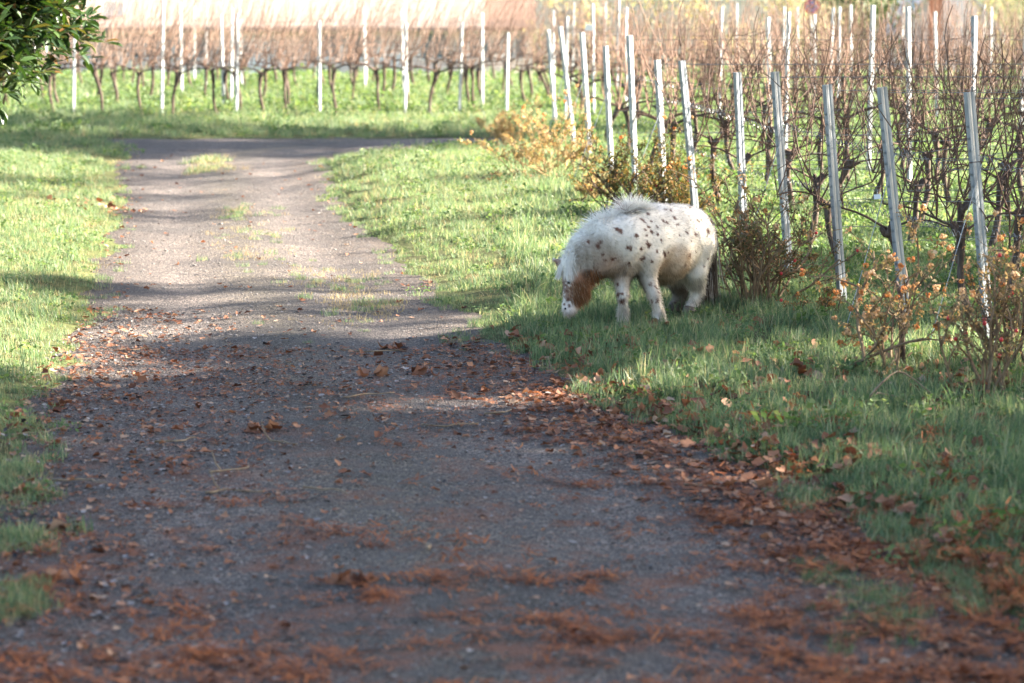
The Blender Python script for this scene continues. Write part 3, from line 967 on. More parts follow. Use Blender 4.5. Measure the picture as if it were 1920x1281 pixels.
ln = rng.uniform(.05, .11, m_) * (1 + .30 * clump) * np.where(sidew * nearside > .4, .85, 1.0) * np.interp(t, [0, .6, 1.6, 2.3, 2.75, 3.1, 4, 7], [.5, 1.1, 1.35, 1.45, .55, .95, 1.3, 1.0])
cl = np.tile(np.array([.90, .85, .77]), (m_, 1)) * rng.uniform(.85, 1.08, m_)[:, None]
cl = np.where((np.abs(t - 2.35) < .13)[:, None] & (rng.uniform(size=m_) < .35)[:, None], np.array([.30, .17, .12]), cl)
Vh, Fh, Ch, Nh = strands(q - PO, d_, ln, np.clip(cl, 0, .92), up_ * .45 + sd * nearside * .9, .0052, .22, 4, .07)
link("mane", new_mesh("mane", Vh, Fh, mmane, True, Ch, Nh), pony, kind='stuff')

# forelock and the long lock down the cheek
fl = []
for (a, b, cnt_, L_, off) in (((1066, 488, 18.92), (1070, 532, 18.86), 260, .13, .006), ((1052, 500, 18.95), (1044, 526, 18.93), 150, .085, .006), ((1074, 476, 18.92), (1066, 508, 18.88), 160, .09, .008)):
    A, B = PB(*a), PB(*b)
    dd = (B - A) / np.linalg.norm(B - A)
    r_ = A + rng.normal(0, off, (cnt_, 3))
    d_ = dd + rng.normal(0, .09, (cnt_, 3)); d_ /= np.linalg.norm(d_, axis=1)[:, None]
    c_ = np.tile(np.array([.78, .72, .63]), (cnt_, 1)) * rng.uniform(.86, 1.06, cnt_)[:, None]
    fl.append((r_, d_, rng.uniform(.6, 1.1, cnt_) * L_, c_, np.tile(np.array([-.2, -.9, .3]), (cnt_, 1))))
Vh, Fh, Ch, Nh = strands(*[np.concatenate([f[i] for f in fl]) - (PO if i == 0 else 0) for i in range(5)], .0042, .05, 4, .035)
link("forelock", new_mesh("forelock", Vh, Fh, mmane, True, Ch, Nh), pony, kind='stuff')

# rust beard below jaw and throat
m_ = 4200
P, N = random_on_body(90000)
w = np.maximum(region(P, 1094, 548, 18.96, .075, .03), .5 * region(P, 1112, 522, 18.97, .06, .03))
k = (rng.uniform(size=len(P)) < w)
P, N = P[k][:m_], N[k][:m_]; m_ = len(P)
d_ = N * .35 + np.array([.25, 0, -1.0]) + rng.normal(0, .15, (m_, 3)); d_ /= np.linalg.norm(d_, axis=1)[:, None]
c_ = np.where(rng.uniform(size=(m_, 1)) < .75, np.array([.27, .115, .05]), np.array([.46, .29, .18])) * rng.uniform(.55, 1.25, (m_, 1))
Vh, Fh, Ch, Nh = strands(P - PO, d_, rng.uniform(.025, .06, m_), c_, N, .004, .1, 3, .03)
link("beard", new_mesh("beard", Vh, Fh, mhair, True, Ch, Nh), pony, kind='stuff')

# tail
m_ = 2200
A = PB(1325, 440, 19.80); 
r_ = A + rng.normal(0, .022, (m_, 3))
d_ = np.array([.02, .04, -1.0]) + rng.normal(0, .035, (m_, 3)); d_ /= np.linalg.norm(d_, axis=1)[:, None]
mixw = rng.uniform(size=(m_, 1))
c_ = np.where(mixw < .62, np.array([.085, .058, .042]), np.where(mixw < .85, np.array([.22, .16, .11]), np.array([.68, .62, .54]))) * rng.uniform(.8, 1.15, (m_, 1))
Vh, Fh, Ch, Nh = strands(r_ - PO, d_, rng.uniform(.46, .60, m_), c_, np.tile(np.array([.4, -.9, .1]), (m_, 1)), .005, .03, 5, .022)
zfl = gz(A[0], A[1]) - PO[2] + .01
Vh[:, 2] = np.maximum(Vh[:, 2], zfl)
link("tail", new_mesh("tail", Vh, Fh, mhair, True, Ch, Nh), pony, kind='stuff')

# hooves, eye, nostril
M['hoof'] = simple_mat("hoof_horn", [(.3, (.10, .075, .055)), (.7, (.22, .17, .13))], 20, .6, .2, .003)
M['eye'] = simple_mat("dark_eye", [(.3, (.008, .006, .005)), (.7, (.02, .014, .01))], 5, .12, 0, 0, 2, 0, .6)
for (x, y, Y) in legs_end:
    b = on_ground(PB(x, y, Y)); mb = MB()
    mb.tube([b - PO + np.array([0, 0, -.01]), b - PO + np.array([0, 0, .025]) - fwd * .006, b - PO + np.array([0, 0, .05]) - fwd * .014], [.052, .047, .040], 12)
    mb.build("hoof", M['hoof'], pony, True)
def ball(name, c, r, mat):
    bm = bmesh.new(); bmesh.ops.create_uvsphere(bm, u_segments=12, v_segments=8, radius=r)
    me = bpy.data.meshes.new(name); bm.to_mesh(me); bm.free(); me.materials.append(mat)
    me.polygons.foreach_set("use_smooth", np.ones(len(me.polygons), bool))
    return link(name, me, pony, Vector(c - PO))
pe = hit(*crop(318, 850))
if pe is not None: ball("eye", pe, .012, M['eye'])
pn = hit(1060, 579)
if pn is not None: ball("nostril", pn, .008, M['eye'])

# ================================================================== VINEYARD
# --- steel posts: an open channel with folded lips and a row of wire notches
def post_mesh(height, w=.055, dpt=.038, notches=True, mat=None):
    prof = [(-w / 2, dpt * .5), (-w / 2 + .012, dpt * .5), (-w / 2 + .012, dpt * .5 - .003), (-w / 2 + .003, dpt * .5 - .003), (-w / 2 + .003, -dpt * .5 + .003),
            (-.008, -dpt * .5 + .003), (0, -dpt * .5 + .006), (.008, -dpt * .5 + .003),
            (w / 2 - .003, -dpt * .5 + .003), (w / 2 - .003, dpt * .5 - .003), (w / 2 - .012, dpt * .5 - .003), (w / 2 - .012, dpt * .5), (w / 2, dpt * .5), (w / 2, -dpt * .5),
            (.010, -dpt * .5), (0, -dpt * .5 + .003), (-.010, -dpt * .5), (-w / 2, -dpt * .5)]
    mb = MB(); k = len(prof)
    V = [(x, y, -.25) for x, y in prof] + [(x, y, height) for x, y in prof]
    Fq = [(i, (i + 1) % k, k + (i + 1) % k, k + i) for i in range(k)]
    mb.add(V, [tuple(reversed(f)) for f in Fq])
    # end cap strips
    for i in range(4):
        mb.add([V[k + i], V[k + i + 1], V[k + (k - 1 - i) % k]], [(0, 1, 2)])
    me = mb.mesh("profile", mat)
    nm = None
    if notches:
        nb_ = MB()
        for z in np.arange(.35, height - .15, .075):
            for s in (-1, 1):
                x0 = s * w / 2
                nb_.add([(x0, -.008, z), (x0, .008, z), (x0 + s * .009, .008, z + .014), (x0 + s * .009, -.008, z + .014), (x0 + s * .009, .0, z + .026)],
                        [(0, 1, 2, 3), (3, 2, 4), (0, 3, 4), (1, 4, 2)])
        nm = nb_.mesh("wire_hooks", mat)
    return me, nm

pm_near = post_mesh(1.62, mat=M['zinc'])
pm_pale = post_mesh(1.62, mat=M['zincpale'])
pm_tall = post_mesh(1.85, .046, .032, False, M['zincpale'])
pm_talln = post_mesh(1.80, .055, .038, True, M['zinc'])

def post(name, xy, lean, mesh, label, group, rz=0.0, sc=1.0, cat='post'):
    me, nm = mesh
    z = gz(xy[0], xy[1])
    o = thing(name, (xy[0], xy[1], z), label, cat, group)
    o.rotation_euler = (Matrix.Rotation(lean[1], 3, 'X') @ Matrix.Rotation(lean[0], 3, 'Y') @ Matrix.Rotation(rz, 3, 'Z')).to_euler()
    o.scale = (1, 1, sc)
    link("profile", me, o)
    if nm: link("hook_strip", nm, o, kind='stuff')
    return o

ROWS_Y = [18.0, 19.3, 20.6, 22.2, 23.7, 25.3, 27.2, 29.3, 31.8, 34.8, 38.5, 42.0]
end_px = [(1856, 655, 1815, 170), (1699, 613, 1652, 160), (1580, 575, 1550, 157), (1480, 517, 1452, 133), (1397, 480, 1382, 135), (1307, 430, 1278, 112),
          (1247, 395, 1232, 112), (1192, 362, 1180, 66), (1147, 340, 1135, 86), (1107, 300, 1091, 60), (1078, 282, 1050, 48), (1042, 238, 1028, 55)]
end_labels = ['galvanised end post rising from the rose bush with red hips', 'galvanised end post behind the sparse tan rose bush by its bark stub', 'dull grey end post just behind the tan rose bush',
              'dull grey end post just beyond the dark thorny bush', 'galvanised end post standing inside the dark thorny bush by the pony', 'dark grey end post behind the pony\'s rump',
              'white sunlit end post above the pony\'s back', 'tall white sunlit end post in the olive bush behind the pony', 'short white sunlit end post beside the olive bush behind the pony', 'white sunlit end post with a white plate, beside the yellow bush',
              'white leaning end post rising out of the yellow bush', 'white sunlit end post at the far edge of the yellow bush']
row_start = []
anchor_words = ['end post in the rose bush with red hips', 'end post behind the sparse tan rose', 'end post behind the tan rose', 'grey end post beyond the dark thorny bush', 'end post inside the dark thorny bush', 'dark end post behind the pony\'s rump',
                'white end post above the pony\'s back', 'tall white end post in the olive bush', 'short white end post beside the olive bush', 'end post with the white plate', 'leaning end post in the yellow bush', 'end post at the yellow bush\'s far edge']
row_words = ['rose bush with red hips', 'sparse tan rose bush', 'dull grey post behind the tan rose', 'grey post beyond the dark thorny bush', 'post inside the dark thorny bush', 'dark grey post behind the pony\'s rump', 'white post above the pony\'s back',
             'tall white post in the olive bush', 'short white post by the olive bush', 'post with the white plate', 'leaning post in the yellow bush', 'post at the yellow bush\'s far edge']
for i, ((bx, by, tx, ty), lab) in enumerate(zip(end_px, end_labels)):
    b = gp(bx, by)
    ht = 1.6
    # top position at same depth
    t = at(tx, ty, b.y)
    hgt = t.z - b.z
    lx = (t.x - b.x) / max(hgt, .5)
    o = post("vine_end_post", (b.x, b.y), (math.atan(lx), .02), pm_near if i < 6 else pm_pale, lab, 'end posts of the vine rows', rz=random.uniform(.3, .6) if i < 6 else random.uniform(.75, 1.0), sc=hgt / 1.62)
    row_start.append((b, hgt, lx))
    # anchor wire running down to the ground on the track side
    if i in (0, 1, 3, 6, 8, 9, 10):
        mb = MB()
        top = Vector((b.x + lx * hgt * .72 + .04, b.y - .03, b.z + hgt * .72))
        g = Vector((b.x - .42, b.y - .25, 0)); g.z = gz(g.x, g.y)
        mb.tube([top, top.lerp(g, .5), g], .0026 if i < 4 else .004, 5)
        w = mb.build("anchor_wire", M['zinc'], None, label='taut pale anchor wire of the ' + anchor_words[i], category='wire', group='anchor wires of the end posts')

# --- vines
def wander(p, d, length, steps, wob_=.12, grav=.0, pull=None):
    pts = [Vector(p)]
    d = Vector(d).normalized()
    for _ in range(steps):
        d = d + Vector((random.gauss(0, wob_), random.gauss(0, wob_), random.gauss(0, wob_ * .6) - grav))
        if pull is not None: d += Vector(pull)
        d.normalize()
        pts.append(pts[-1] + d * (length / steps))
    return pts

def make_vine(seed, near, trunk_h=.62, cane_n=9, cane_top=1.2, lean_bias=0.0):
    random.seed(seed)
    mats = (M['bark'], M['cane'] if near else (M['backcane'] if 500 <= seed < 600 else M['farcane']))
    parts = []
    # trunk
    mb = MB()
    lean = random.uniform(-.16, .16)
    pts = []; rad = []
    N = 9 if near else 6
    ph = random.uniform(0, 6)
    for k in range(N + 1):
        t = k / N
        pts.append((lean * t + .025 * math.sin(ph + 5 * t), .02 * math.sin(ph * 2 + 4 * t), trunk_h * t - .03 * (k == 0)))
        rad.append((.028 - .006 * t) * random.uniform(.86, 1.16) * (1.25 if k == 0 else 1) * (1.45 if k >= N - 1 else 1))
    mb.tube(pts, rad, 8 if near else 6, True, .16)
    top = Vector(pts[-1])
    # gnarled head: short spurs
    for _ in range(4 if near else 2):
        mb.tube(wander(top + Vector((0, 0, -.03)), (random.uniform(-1, 1), random.uniform(-.5, .5), random.uniform(.2, 1)), random.uniform(.06, .12), 3, .25), [.03, .026, .02, .012], 6, True, .15)
    parts.append(("trunk", mb.mesh("trunk", mats[0], near)))
    heads = [top]
    # arms bent along the wire
    for s in (-1, 1):
        if random.random() < .85:
            mb = MB()
            L_ = random.uniform(.35, .6)
            a = wander(top, (s * .8, random.uniform(-.15, .15), .55), L_, 6, .10, .12)
            mb.tube(a, np.linspace(.0095, .006, len(a)) * (1 if near else 2.2), 6 if near else 4, True, .1)
            parts.append(("arm", mb.mesh("arm", mats[0] if random.random() < .6 else mats[1], near)))
            heads += [a[2], a[4], a[-1]]
    canes = []
    for k in range(cane_n):
        p = random.choice(heads)
        L_ = random.uniform(.55, 1.0) * cane_top
        d = (random.gauss(lean_bias, .46 if near else .3), random.gauss(0, .16), 1)
        st = 12 if near else 6
        a = wander(p, d, L_, st, .12 if near else .06, 0, (lean_bias * .06, 0, .05))
        mb = MB()
        r0 = random.uniform(.0040, .0060) * (1 if near else 1.3)
        rads = [r0 * (1 - .6 * j / st) * (1.35 if (near and j % 2) else 1) for j in range(st + 1)]
        mb.tube(a, rads, 5 if near else 3, near)
        if near:
            for j in range(2, st, 2):           # buds and side shoots at the nodes
                if random.random() < .75:
                    q = a[j]; dd = Vector((random.choice((-1, 1)) * random.uniform(.4, 1), random.uniform(-.5, .5), random.uniform(.1, .9)))
                    sl = random.choice((.02, .03, .04, .06, .16, .25, .32))
                    b = wander(q, dd, sl, 3 if sl < .1 else 5, .15)
                    mb.tube(b, np.linspace(.0042, .0018, len(b)), 4, False)
        canes.append(mb)
    if near:
        for c in canes:
            parts.append(("cane", c.mesh("cane", mats[1], False)))
    else:
        allc = MB()
        for c in canes: allc.add(c.v, c.f)
        parts.append(("cane_spread", allc.mesh("cane_spread", mats[1], False)))
    return parts

near_vines = [make_vine(100 + s, True, random.uniform(.5, .68), 13, 1.3) for s in range(7)]
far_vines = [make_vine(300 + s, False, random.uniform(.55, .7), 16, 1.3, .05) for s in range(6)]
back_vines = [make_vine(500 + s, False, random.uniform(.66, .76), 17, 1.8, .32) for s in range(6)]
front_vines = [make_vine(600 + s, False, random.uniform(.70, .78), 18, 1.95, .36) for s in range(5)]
random.seed(77)

def put_vine(parts, x, y, label, group, sx=1.0, sz=1.0, rz=0.0, stuff=False):
    o = thing("grapevine", (x, y, gz(x, y)), label, 'grapevine', group, rz)
    o.scale = (sx, 1, sz)
    for nm, me in parts:
        link(nm, me, o, kind='stuff' if nm == 'cane_spread' else None)
    return o

wire_m = M['wire']
def row_wire(pts, r, label, group):
    mb = MB(); mb.tube(pts, r, 4, False)
    return mb.build("trellis_wire", wire_m, None, label=label, category='wire', group=group)

near_post_xy = []
for i, (b, hgt, lx) in enumerate(row_start):
    hw = .18 * b.y * 1.04 + .9
    L_ = hw - b.x
    tilt = .03
    near = b.y < 27.5
    x = b.x + random.uniform(.30, .55)
    while x < hw:
        y = b.y + (x - b.x) * tilt + random.uniform(-.04, .04)
        if near:
            put_vine(random.choice(near_vines), x, y, 'bare gnarled grapevine in the row of the ' + row_words[i], 'grapevines in the rows behind the roses',
                     random.choice((-1, 1)) * random.uniform(.9, 1.1), random.uniform(.88, 1.06), random.uniform(-.25, .25))
        else:
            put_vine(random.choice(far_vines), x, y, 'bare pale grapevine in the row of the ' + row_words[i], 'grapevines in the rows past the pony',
                     random.choice((-1, 1)) * random.uniform(.9, 1.1), random.uniform(.9, 1.1), random.uniform(-.2, .2))
        x += random.uniform(.72, .98) if not near else random.uniform(.62, .85)
    # posts inside the row
    x = b.x + random.uniform(2.2, 3.4)
    while x < hw - .3:
        y = b.y + (x - b.x) * tilt
        post("vine_row_post", (x, y), (random.gauss(0, .025), random.gauss(0, .015)), pm_talln if near else pm_tall, 'upright steel post among the bare vines behind the roses' if near else 'white steel post among the vines past the pony',
             'posts inside the near vine rows' if near else 'posts inside the vine rows past the pony', random.uniform(.7, 1.0), random.uniform(.92, 1.0))
        x += random.uniform(3.0, 3.8)
    # wires
    for k, zf in enumerate((.36, .52, .72, .97)):
        p0 = Vector((b.x + lx * hgt * zf + .02, b.y + .02, b.z + hgt * zf))
        n_ = 10
        pts = [p0 + Vector((L_ * j / n_, L_ * tilt * j / n_, -.05 * math.sin(math.pi * min(1, j / 4.0)) * (k == 2))) for j in range(n_ + 1)]
        row_wire(pts, .0028 if near else .0035, 'thin trellis wire in the row of the ' + row_words[i], 'wires of the near vine rows' if near else 'wires of the vine rows past the pony')
    # spring chain from the post
    if b.y < 30:
        for zf in (.745, .47):
            mb = MB()
            p0 = Vector((b.x + lx * hgt * zf + .02, b.y - .03, b.z + hgt * zf))
            cl_ = random.uniform(.35, .6)
            pts = []
            for j in range(110):
                t = j / 109
                th = t * cl_ * 6.28 / .034
                rr = .018
                pts.append(p0 + Vector((t * cl_, rr * math.cos(th), rr * math.sin(th) - .13 * t)))
            mb.tube(pts, .0032, 3, False)
            end = pts[-1]
            tl = [end + (Vector((b.x + 1.6, b.y + .04, b.z + hgt * zf - .12)) - end) * (j / 4) for j in range(5)]
            mb.tube(tl, .0028, 3, False)
            mb.build("spring_chain", wire_m, None, label='coiled wire chain hooked in the row of the ' + row_words[i], category='chain', group='coiled chains on the end posts')

# rows further back on this side
ordinals = ['first', 'second', 'third', 'fourth', 'fifth', 'sixth', 'seventh', 'eighth', 'ninth']
row_no = 0
y = 44.5
while y < 62:
    hw = .18 * y * 1.03 + .6
    x = .55 + random.uniform(0, .6)
    while x < hw:
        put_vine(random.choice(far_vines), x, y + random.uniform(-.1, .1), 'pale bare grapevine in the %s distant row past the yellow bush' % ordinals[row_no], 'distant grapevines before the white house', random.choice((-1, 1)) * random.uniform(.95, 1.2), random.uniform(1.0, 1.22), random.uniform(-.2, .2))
        x += random.uniform(.85, 1.15)
    x = .6 + random.uniform(0, 1.5)
    while x < hw:
        post("vine_row_post", (x, y), (random.gauss(0, .02), random.gauss(0, .02)), pm_tall, 'white steel post among the distant vines before the white house', 'posts of the distant rows before the white house', random.uniform(.7, 1.0), random.uniform(.92, 1.03))
        x += random.uniform(3.4, 4.6)
    y += 2.5
    row_no += 1

# rows across the head of the track
row1_posts = [140, 305, 445, 600, 760, 862, 950]
row1_trunks = [100, 197, 265, 323, 408, 455, 493, 541, 630, 715, 803, 893]
b0 = gp(600, 216)
BY = b0.y
top_px = {140: 40, 305: -6, 445: 24, 600: 38, 760: 44, 862: 42, 950: 60}
for px in row1_posts:
    b = gp(px, 216); b.y = BY; b.x = (px - 960) / FPX * BY * 1.0
    hgt = at(px, top_px[px], BY).z - gz(b.x, BY)
    post("vine_row_post", (b.x, BY), (random.uniform(.0, .03), 0), pm_tall, 'white steel post in the front row facing the bend of the track', 'posts of the front row at the bend', random.uniform(.75, 1.0), hgt / 1.85)
for px in row1_trunks:
    x = (px - 960) / FPX * BY
    put_vine(random.choice(front_vines), x, BY + random.uniform(-.05, .05), 'dark trunked grapevine in the front row facing the bend of the track', 'grapevines of the front row at the bend', random.uniform(.9, 1.05), random.uniform(.95, 1.06), random.uniform(-.15, .15))
y = BY + 2.0
k = 0
while y < 62.5:
    hw = .18 * y * 1.02 + .5
    x = -hw + random.uniform(0, .8)
    while x < .4:
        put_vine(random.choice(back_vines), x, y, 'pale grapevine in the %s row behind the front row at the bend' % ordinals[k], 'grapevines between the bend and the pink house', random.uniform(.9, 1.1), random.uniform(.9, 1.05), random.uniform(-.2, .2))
        x += random.uniform(.9, 1.15)
    x = -hw + random.uniform(0, 1.6)
    while x < .5:
        post("vine_row_post", (x, y), (random.gauss(0, .02), 0), pm_tall, 'white steel post in the rows between the bend and the pink house', 'posts between the bend and the pink house', random.uniform(.7, 1.0), random.uniform(.9, 1.0))
        x += random.uniform(3.2, 4.6)
    k += 1
    y += 2.3
for (y, x0, x1, n_) in [(BY, -9.4, .3, 1)] + [(BY + 2.3 * j + 2.0, -10.5, .4, 1) for j in range(3)]:
    for z in (.78, 1.15, 1.5):
        pts = [Vector((x0 + (x1 - x0) * j / 20, y + .03, gz(x0 + (x1 - x0) * j / 20, y) + z)) for j in range(21)]
        row_wire(pts, .004, 'thin trellis wire strung across the rows at the bend', 'wires of the rows at the bend')

# small white tags and ties hung in the near rows
for (px, py_, Y, w) in ((1793, 437, 18.1, .045), (1645, 369, 20.7, .05), (1105, 52, 34.6, .10)):
    c = at(px, py_, Y); mb = MB()
    mb.box(-w / 2, w / 2, -.003, .003, -w * .35, w * .35)
    mb.tube([(0, 0, w * .35), (.004, 0, w * .35 + .03)], .002, 4)
    o = mb.build("plant_tag", M['tag'], None, loc=c, label={1793: 'small white plastic tag hung on the end vine by the hip-laden rose', 1645: 'white plastic tag hanging inside the row behind the tan rose', 1105: 'larger white plate at the top of the end post beside the yellow bush'}[px], category='tag')
    o.rotation_euler = (random.uniform(-.2, .2), random.uniform(-.3, .3), random.uniform(-.4, .4))

# ================================================================== ROSES AND BUSHES AT THE ROW ENDS
def rose_leaf_mesh(mat, s=.03, seed=0):
    r = np.random.default_rng(seed)
    V = []; F = []
    for k in range(3):
        d = Vector((math.cos(k * 2.1 + .3), math.sin(k * 2.1 + .3), r.uniform(-.2, .5))).normalized(); u = d.cross(Vector((0, 0, 1))).normalized()
        o = len(V); q = s * r.uniform(.7, 1.1)
        V += [(0, 0, 0), d * q * .55 + u * q * .28, d * q + Vector((0, 0, -.12 * q)), d * q * .55 - u * q * .28]
        F.append((o, o + 1, o + 2, o + 3))
    return V, F

def blossom_mesh(mat, s, seed):
    """withered rose: a ball of crumpled petals"""
    r = np.random.default_rng(seed)
    V = []; F = []
    for _ in range(11):
        d = Vector((r.normal(), r.normal(), r.normal(.1, .8))).normalized(); u = d.orthogonal().normalized(); w = d.cross(u)
        a = r.uniform(0, 6.28); u, w = u * math.cos(a) + w * math.sin(a), w * math.cos(a) - u * math.sin(a)
        q = s * r.uniform(.6, 1.1); o = len(V); c = d * q * .25
        V += [c - u * q * .4, c + d * q * .35 - w * q * .3, c + u * q * .45 + d * q * .2, c + d * q * .3 + w * q * .4, c + d * q * .55]
        F += [(o, o + 1, o + 4), (o + 1, o + 2, o + 4), (o + 2, o + 3, o + 4), (o + 3, o, o + 4)]
    return new_mesh("blossom", V, F, mat)

def hip_mesh(mat, s):
    bm = bmesh.new(); bmesh.ops.create_icosphere(bm, subdivisions=2, radius=s)
    for v in bm.verts:
        v.co.z *= 1.2
        if v.co.z > s * .9: v.co.xy *= .45
    me = bpy.data.meshes.new("rose_hip"); bm.to_mesh(me); bm.free(); me.materials.append(mat)
    me.polygons.foreach_set("use_smooth", np.ones(len(me.polygons), bool))
    return me

M['stem_dark'] = simple_mat("dark_rose_stem", [(.3, (.035, .025, .02)), (.7, (.11, .075, .055))], 20, .8, .3, .004)
M['stem_tan'] = simple_mat("tan_rose_stem", [(.3, (.22, .14, .06)), (.7, (.42, .30, .14))], 20, .8, .3, .004)
M['stem_mid'] = simple_mat("brown_rose_stem", [(.3, (.09, .055, .035)), (.7, (.26, .18, .10))], 20, .8, .3, .004)
M['leaf_yellow'] = leaf_mat("yellowed_leaf", [(0, (.22, .17, .09)), (.4, (.36, .28, .15)), (.75, (.30, .19, .10)), (1, (.20, .19, .09))], .45, .65, .2, (1.1, 1, .7))
M['leaf_tan'] = leaf_mat("tan_rose_leaf", [(0, (.10, .10, .05)), (.35, (.25, .20, .10)), (.7, (.32, .20, .10)), (1, (.46, .33, .19))], .4, .65, .2, (1.1, 1, .7))
M['leaf_olive'] = leaf_mat("olive_leaf", [(0, (.055, .065, .022)), (.45, (.10, .10, .03)), (.8, (.19, .12, .04)), (1, (.27, .13, .05))], .35, .65, .2, (1.1, 1, .7))
M['leaf_dark'] = leaf_mat("dark_bush_leaf", [(0, (.05, .06, .028)), (.5, (.10, .10, .042)), (.8, (.19, .10, .05)), (1, (.32, .17, .08))], .3, .65, .2, (1.1, 1, .7))
M['leaf_brown'] = leaf_mat("browned_leaf", [(0, (.07, .07, .028)), (.4, (.14, .10, .035)), (.7, (.22, .10, .045)), (1, (.36, .19, .08))], .35, .65, .2, (1.1, 1, .7))
M['bloom'] = leaf_mat("withered_bloom", [(0, (.40, .22, .10)), (.5, (.56, .36, .19)), (1, (.66, .48, .30))], .35, .7, .15, (1.1, 1, .8))
M['bloom_or'] = leaf_mat("orange_bloom", [(0, (.42, .15, .05)), (.6, (.56, .24, .08)), (1, (.62, .38, .16))], .35, .7, .15, (1.1, 1, .8))
M['hip'] = simple_mat("red_hip", [(.3, (.42, .02, .025)), (.7, (.55, .05, .05))], 10, .3, 0, 0)
BLOOMS = [blossom_mesh(M['bloom'], .03, s) for s in range(3)] + [blossom_mesh(M['bloom_or'], .027, 10 + s) for s in range(2)]
HIP = hip_mesh(M['hip'], .011)

def bush(base, width, height, stems, leaf_n, leaf_size, lmat, smat, blooms, hips, label, seed, tip_bias=.5, low=.1, thick=.008, depth=None, name="rose_bush"):
    random.seed(seed)
    o = thing(name, base, label, 'bush')
    mb = MB(); spots_ = []; tips = []
    dpt = depth or width * .8
    def grow(p, d, L_, r, lev):
        st = 6
        pts = wander(p, d, L_, st, .16, -.02)
        if pts[-1].z < low * .3: pts = [Vector((q.x, q.y, max(q.z, .02))) for q in pts]
        mb.tube(pts, np.linspace(r, r * .55, st + 1), 5 if lev == 0 else 4, False)
        for q in pts[2:]:
            spots_.append((q, lev))
        if lev == 2 or L_ < .1:
            tips.append(pts[-1]); return
        for _ in range(random.choice((2, 3, 3)) + (lev == 0)):
            j = random.randint(2, st)
            dd = Vector(pts[min(j, st)] - pts[j - 1]).normalized() + Vector((random.gauss(0, .65), random.gauss(0, .65), random.gauss(.1, .4)))
            grow(pts[j], dd, L_ * random.uniform(.4, .65), r * .6, lev + 1)
    for _ in range(stems):
        a = random.uniform(0, 6.28); q = random.uniform(.0, .24) * width
        sx = random.uniform(-1, 1)
        d = Vector((sx * width * .5, random.uniform(-1, 1) * dpt * .5, height * random.uniform(.55, .95)))
        grow(Vector((q * math.cos(a), q * math.sin(a), -.02)), d, d.length * random.uniform(.55, .8), thick * random.uniform(.7, 1.2), 0)
    me = mb.mesh("stems", smat); link("stem_frame", me, o)
    V = []; F = []
    cand = [s for s in spots_ if s[1] > 0] or spots_
    for k in range(leaf_n):
        q, lev = random.choice(cand)
        lv, lf = rose_leaf_mesh(None, leaf_size * random.uniform(.6, 1.25), k)
        rotm = Quaternion((random.gauss(0, 1), random.gauss(0, 1), random.gauss(0, 1), random.gauss(0, 1))).normalized().to_matrix()
        o_ = len(V); c = q + Vector((random.gauss(0, .012), random.gauss(0, .012), random.gauss(0, .012)))
        V += [c + rotm @ Vector(v) for v in lv]; F += [tuple(i + o_ for i in f) for f in lf]
    link("foliage", new_mesh("foliage", V, F, lmat), o, kind='stuff')
    random.shuffle(tips)
    tips.sort(key=lambda q: -q.z + random.gauss(0, .25))
    for k in range(min(blooms, len(tips))):
        b_ = link("blossom", random.choice(BLOOMS), o, tips[k] + Vector((0, 0, .01)))
        b_.scale = (random.uniform(.7, 1.35),) * 3; b_.rotation_euler = (random.uniform(-1, 1), random.uniform(-1, 1), random.uniform(0, 6))
    for k in range(min(hips, max(0, len(tips) - blooms))):
        link("rose_hip", HIP, o, tips[-1 - k])
    return o

bush(gp(1022, 333), 1.3, .66, 22, 900, .038, M['leaf_yellow'], M['stem_tan'], 18, 0, 'yellow leaved bush glowing beside the far white end posts', 1, depth=1.2)
bush(gp(950, 275), 1.1, .6, 12, 420, .045, M['leaf_yellow'], M['stem_tan'], 8, 0, 'small pale yellow bush behind the larger yellow bush', 2)
bush(gp(1200, 405), 1.8, .74, 36, 1900, .030, M['leaf_olive'], M['stem_dark'], 8, 3, 'olive green bush with brown tips right behind the pony\'s mane', 3, depth=.8)
bush(gp(1115, 380), .5, .42, 8, 320, .034, M['leaf_yellow'], M['stem_tan'], 6, 0, 'little yellowing shrub beside the pony\'s mane', 4)
bush(gp(1292, 425), .5, .62, 9, 500, .034, M['leaf_olive'], M['stem_dark'], 5, 4, 'thin olive bush behind the pony\'s rump', 14)
bush(gp(1418, 574), .80, .9, 30, 1500, .028, M['leaf_dark'], M['stem_mid'], 14, 8, 'dense dark thorny bush just behind the pony\'s tail', 5, thick=.010, depth=.7)
bush(gp(1632, 695), 1.05, .98, 7, 430, .030, M['leaf_tan'], M['stem_mid'], 110, 3, 'sparse tan rose bush with many withered blooms', 6, thick=.011, depth=.6)
bush(gp(1540, 600), .4, .30, 5, 160, .026, M['leaf_brown'], M['stem_dark'], 9, 1, 'low brown rose shoot between the dark bush and the tan rose', 7, thick=.005)
bush(gp(1850, 738), .78, .95, 13, 520, .028, M['leaf_tan'], M['stem_mid'], 30, 12, 'brown and green rose bush bearing red hips at the last end post', 8, thick=.010, depth=.6)
bush(gp(1925, 700), .5, .8, 9, 420, .028, M['leaf_brown'], M['stem_dark'], 14, 6, 'taller browned rose bush behind the hip-laden rose', 9, thick=.009)
# bark stub at the tan rose
c = gp(1693, 690); mb = MB()
mb.tube([(0, 0, -.05), (-.01, .01, .2), (-.02, 0, .42), (-.05, 0, .5)], [.022, .018, .016, .012], 8, True, .15)
mb.tube([(-.02, 0, .42), (.03, 0, .52)], [.012, .006], 6)
mb.build("rose_stump", M['bark'], None, True, c, label='gnarled bark stub standing in the tan rose bush', category='stump')

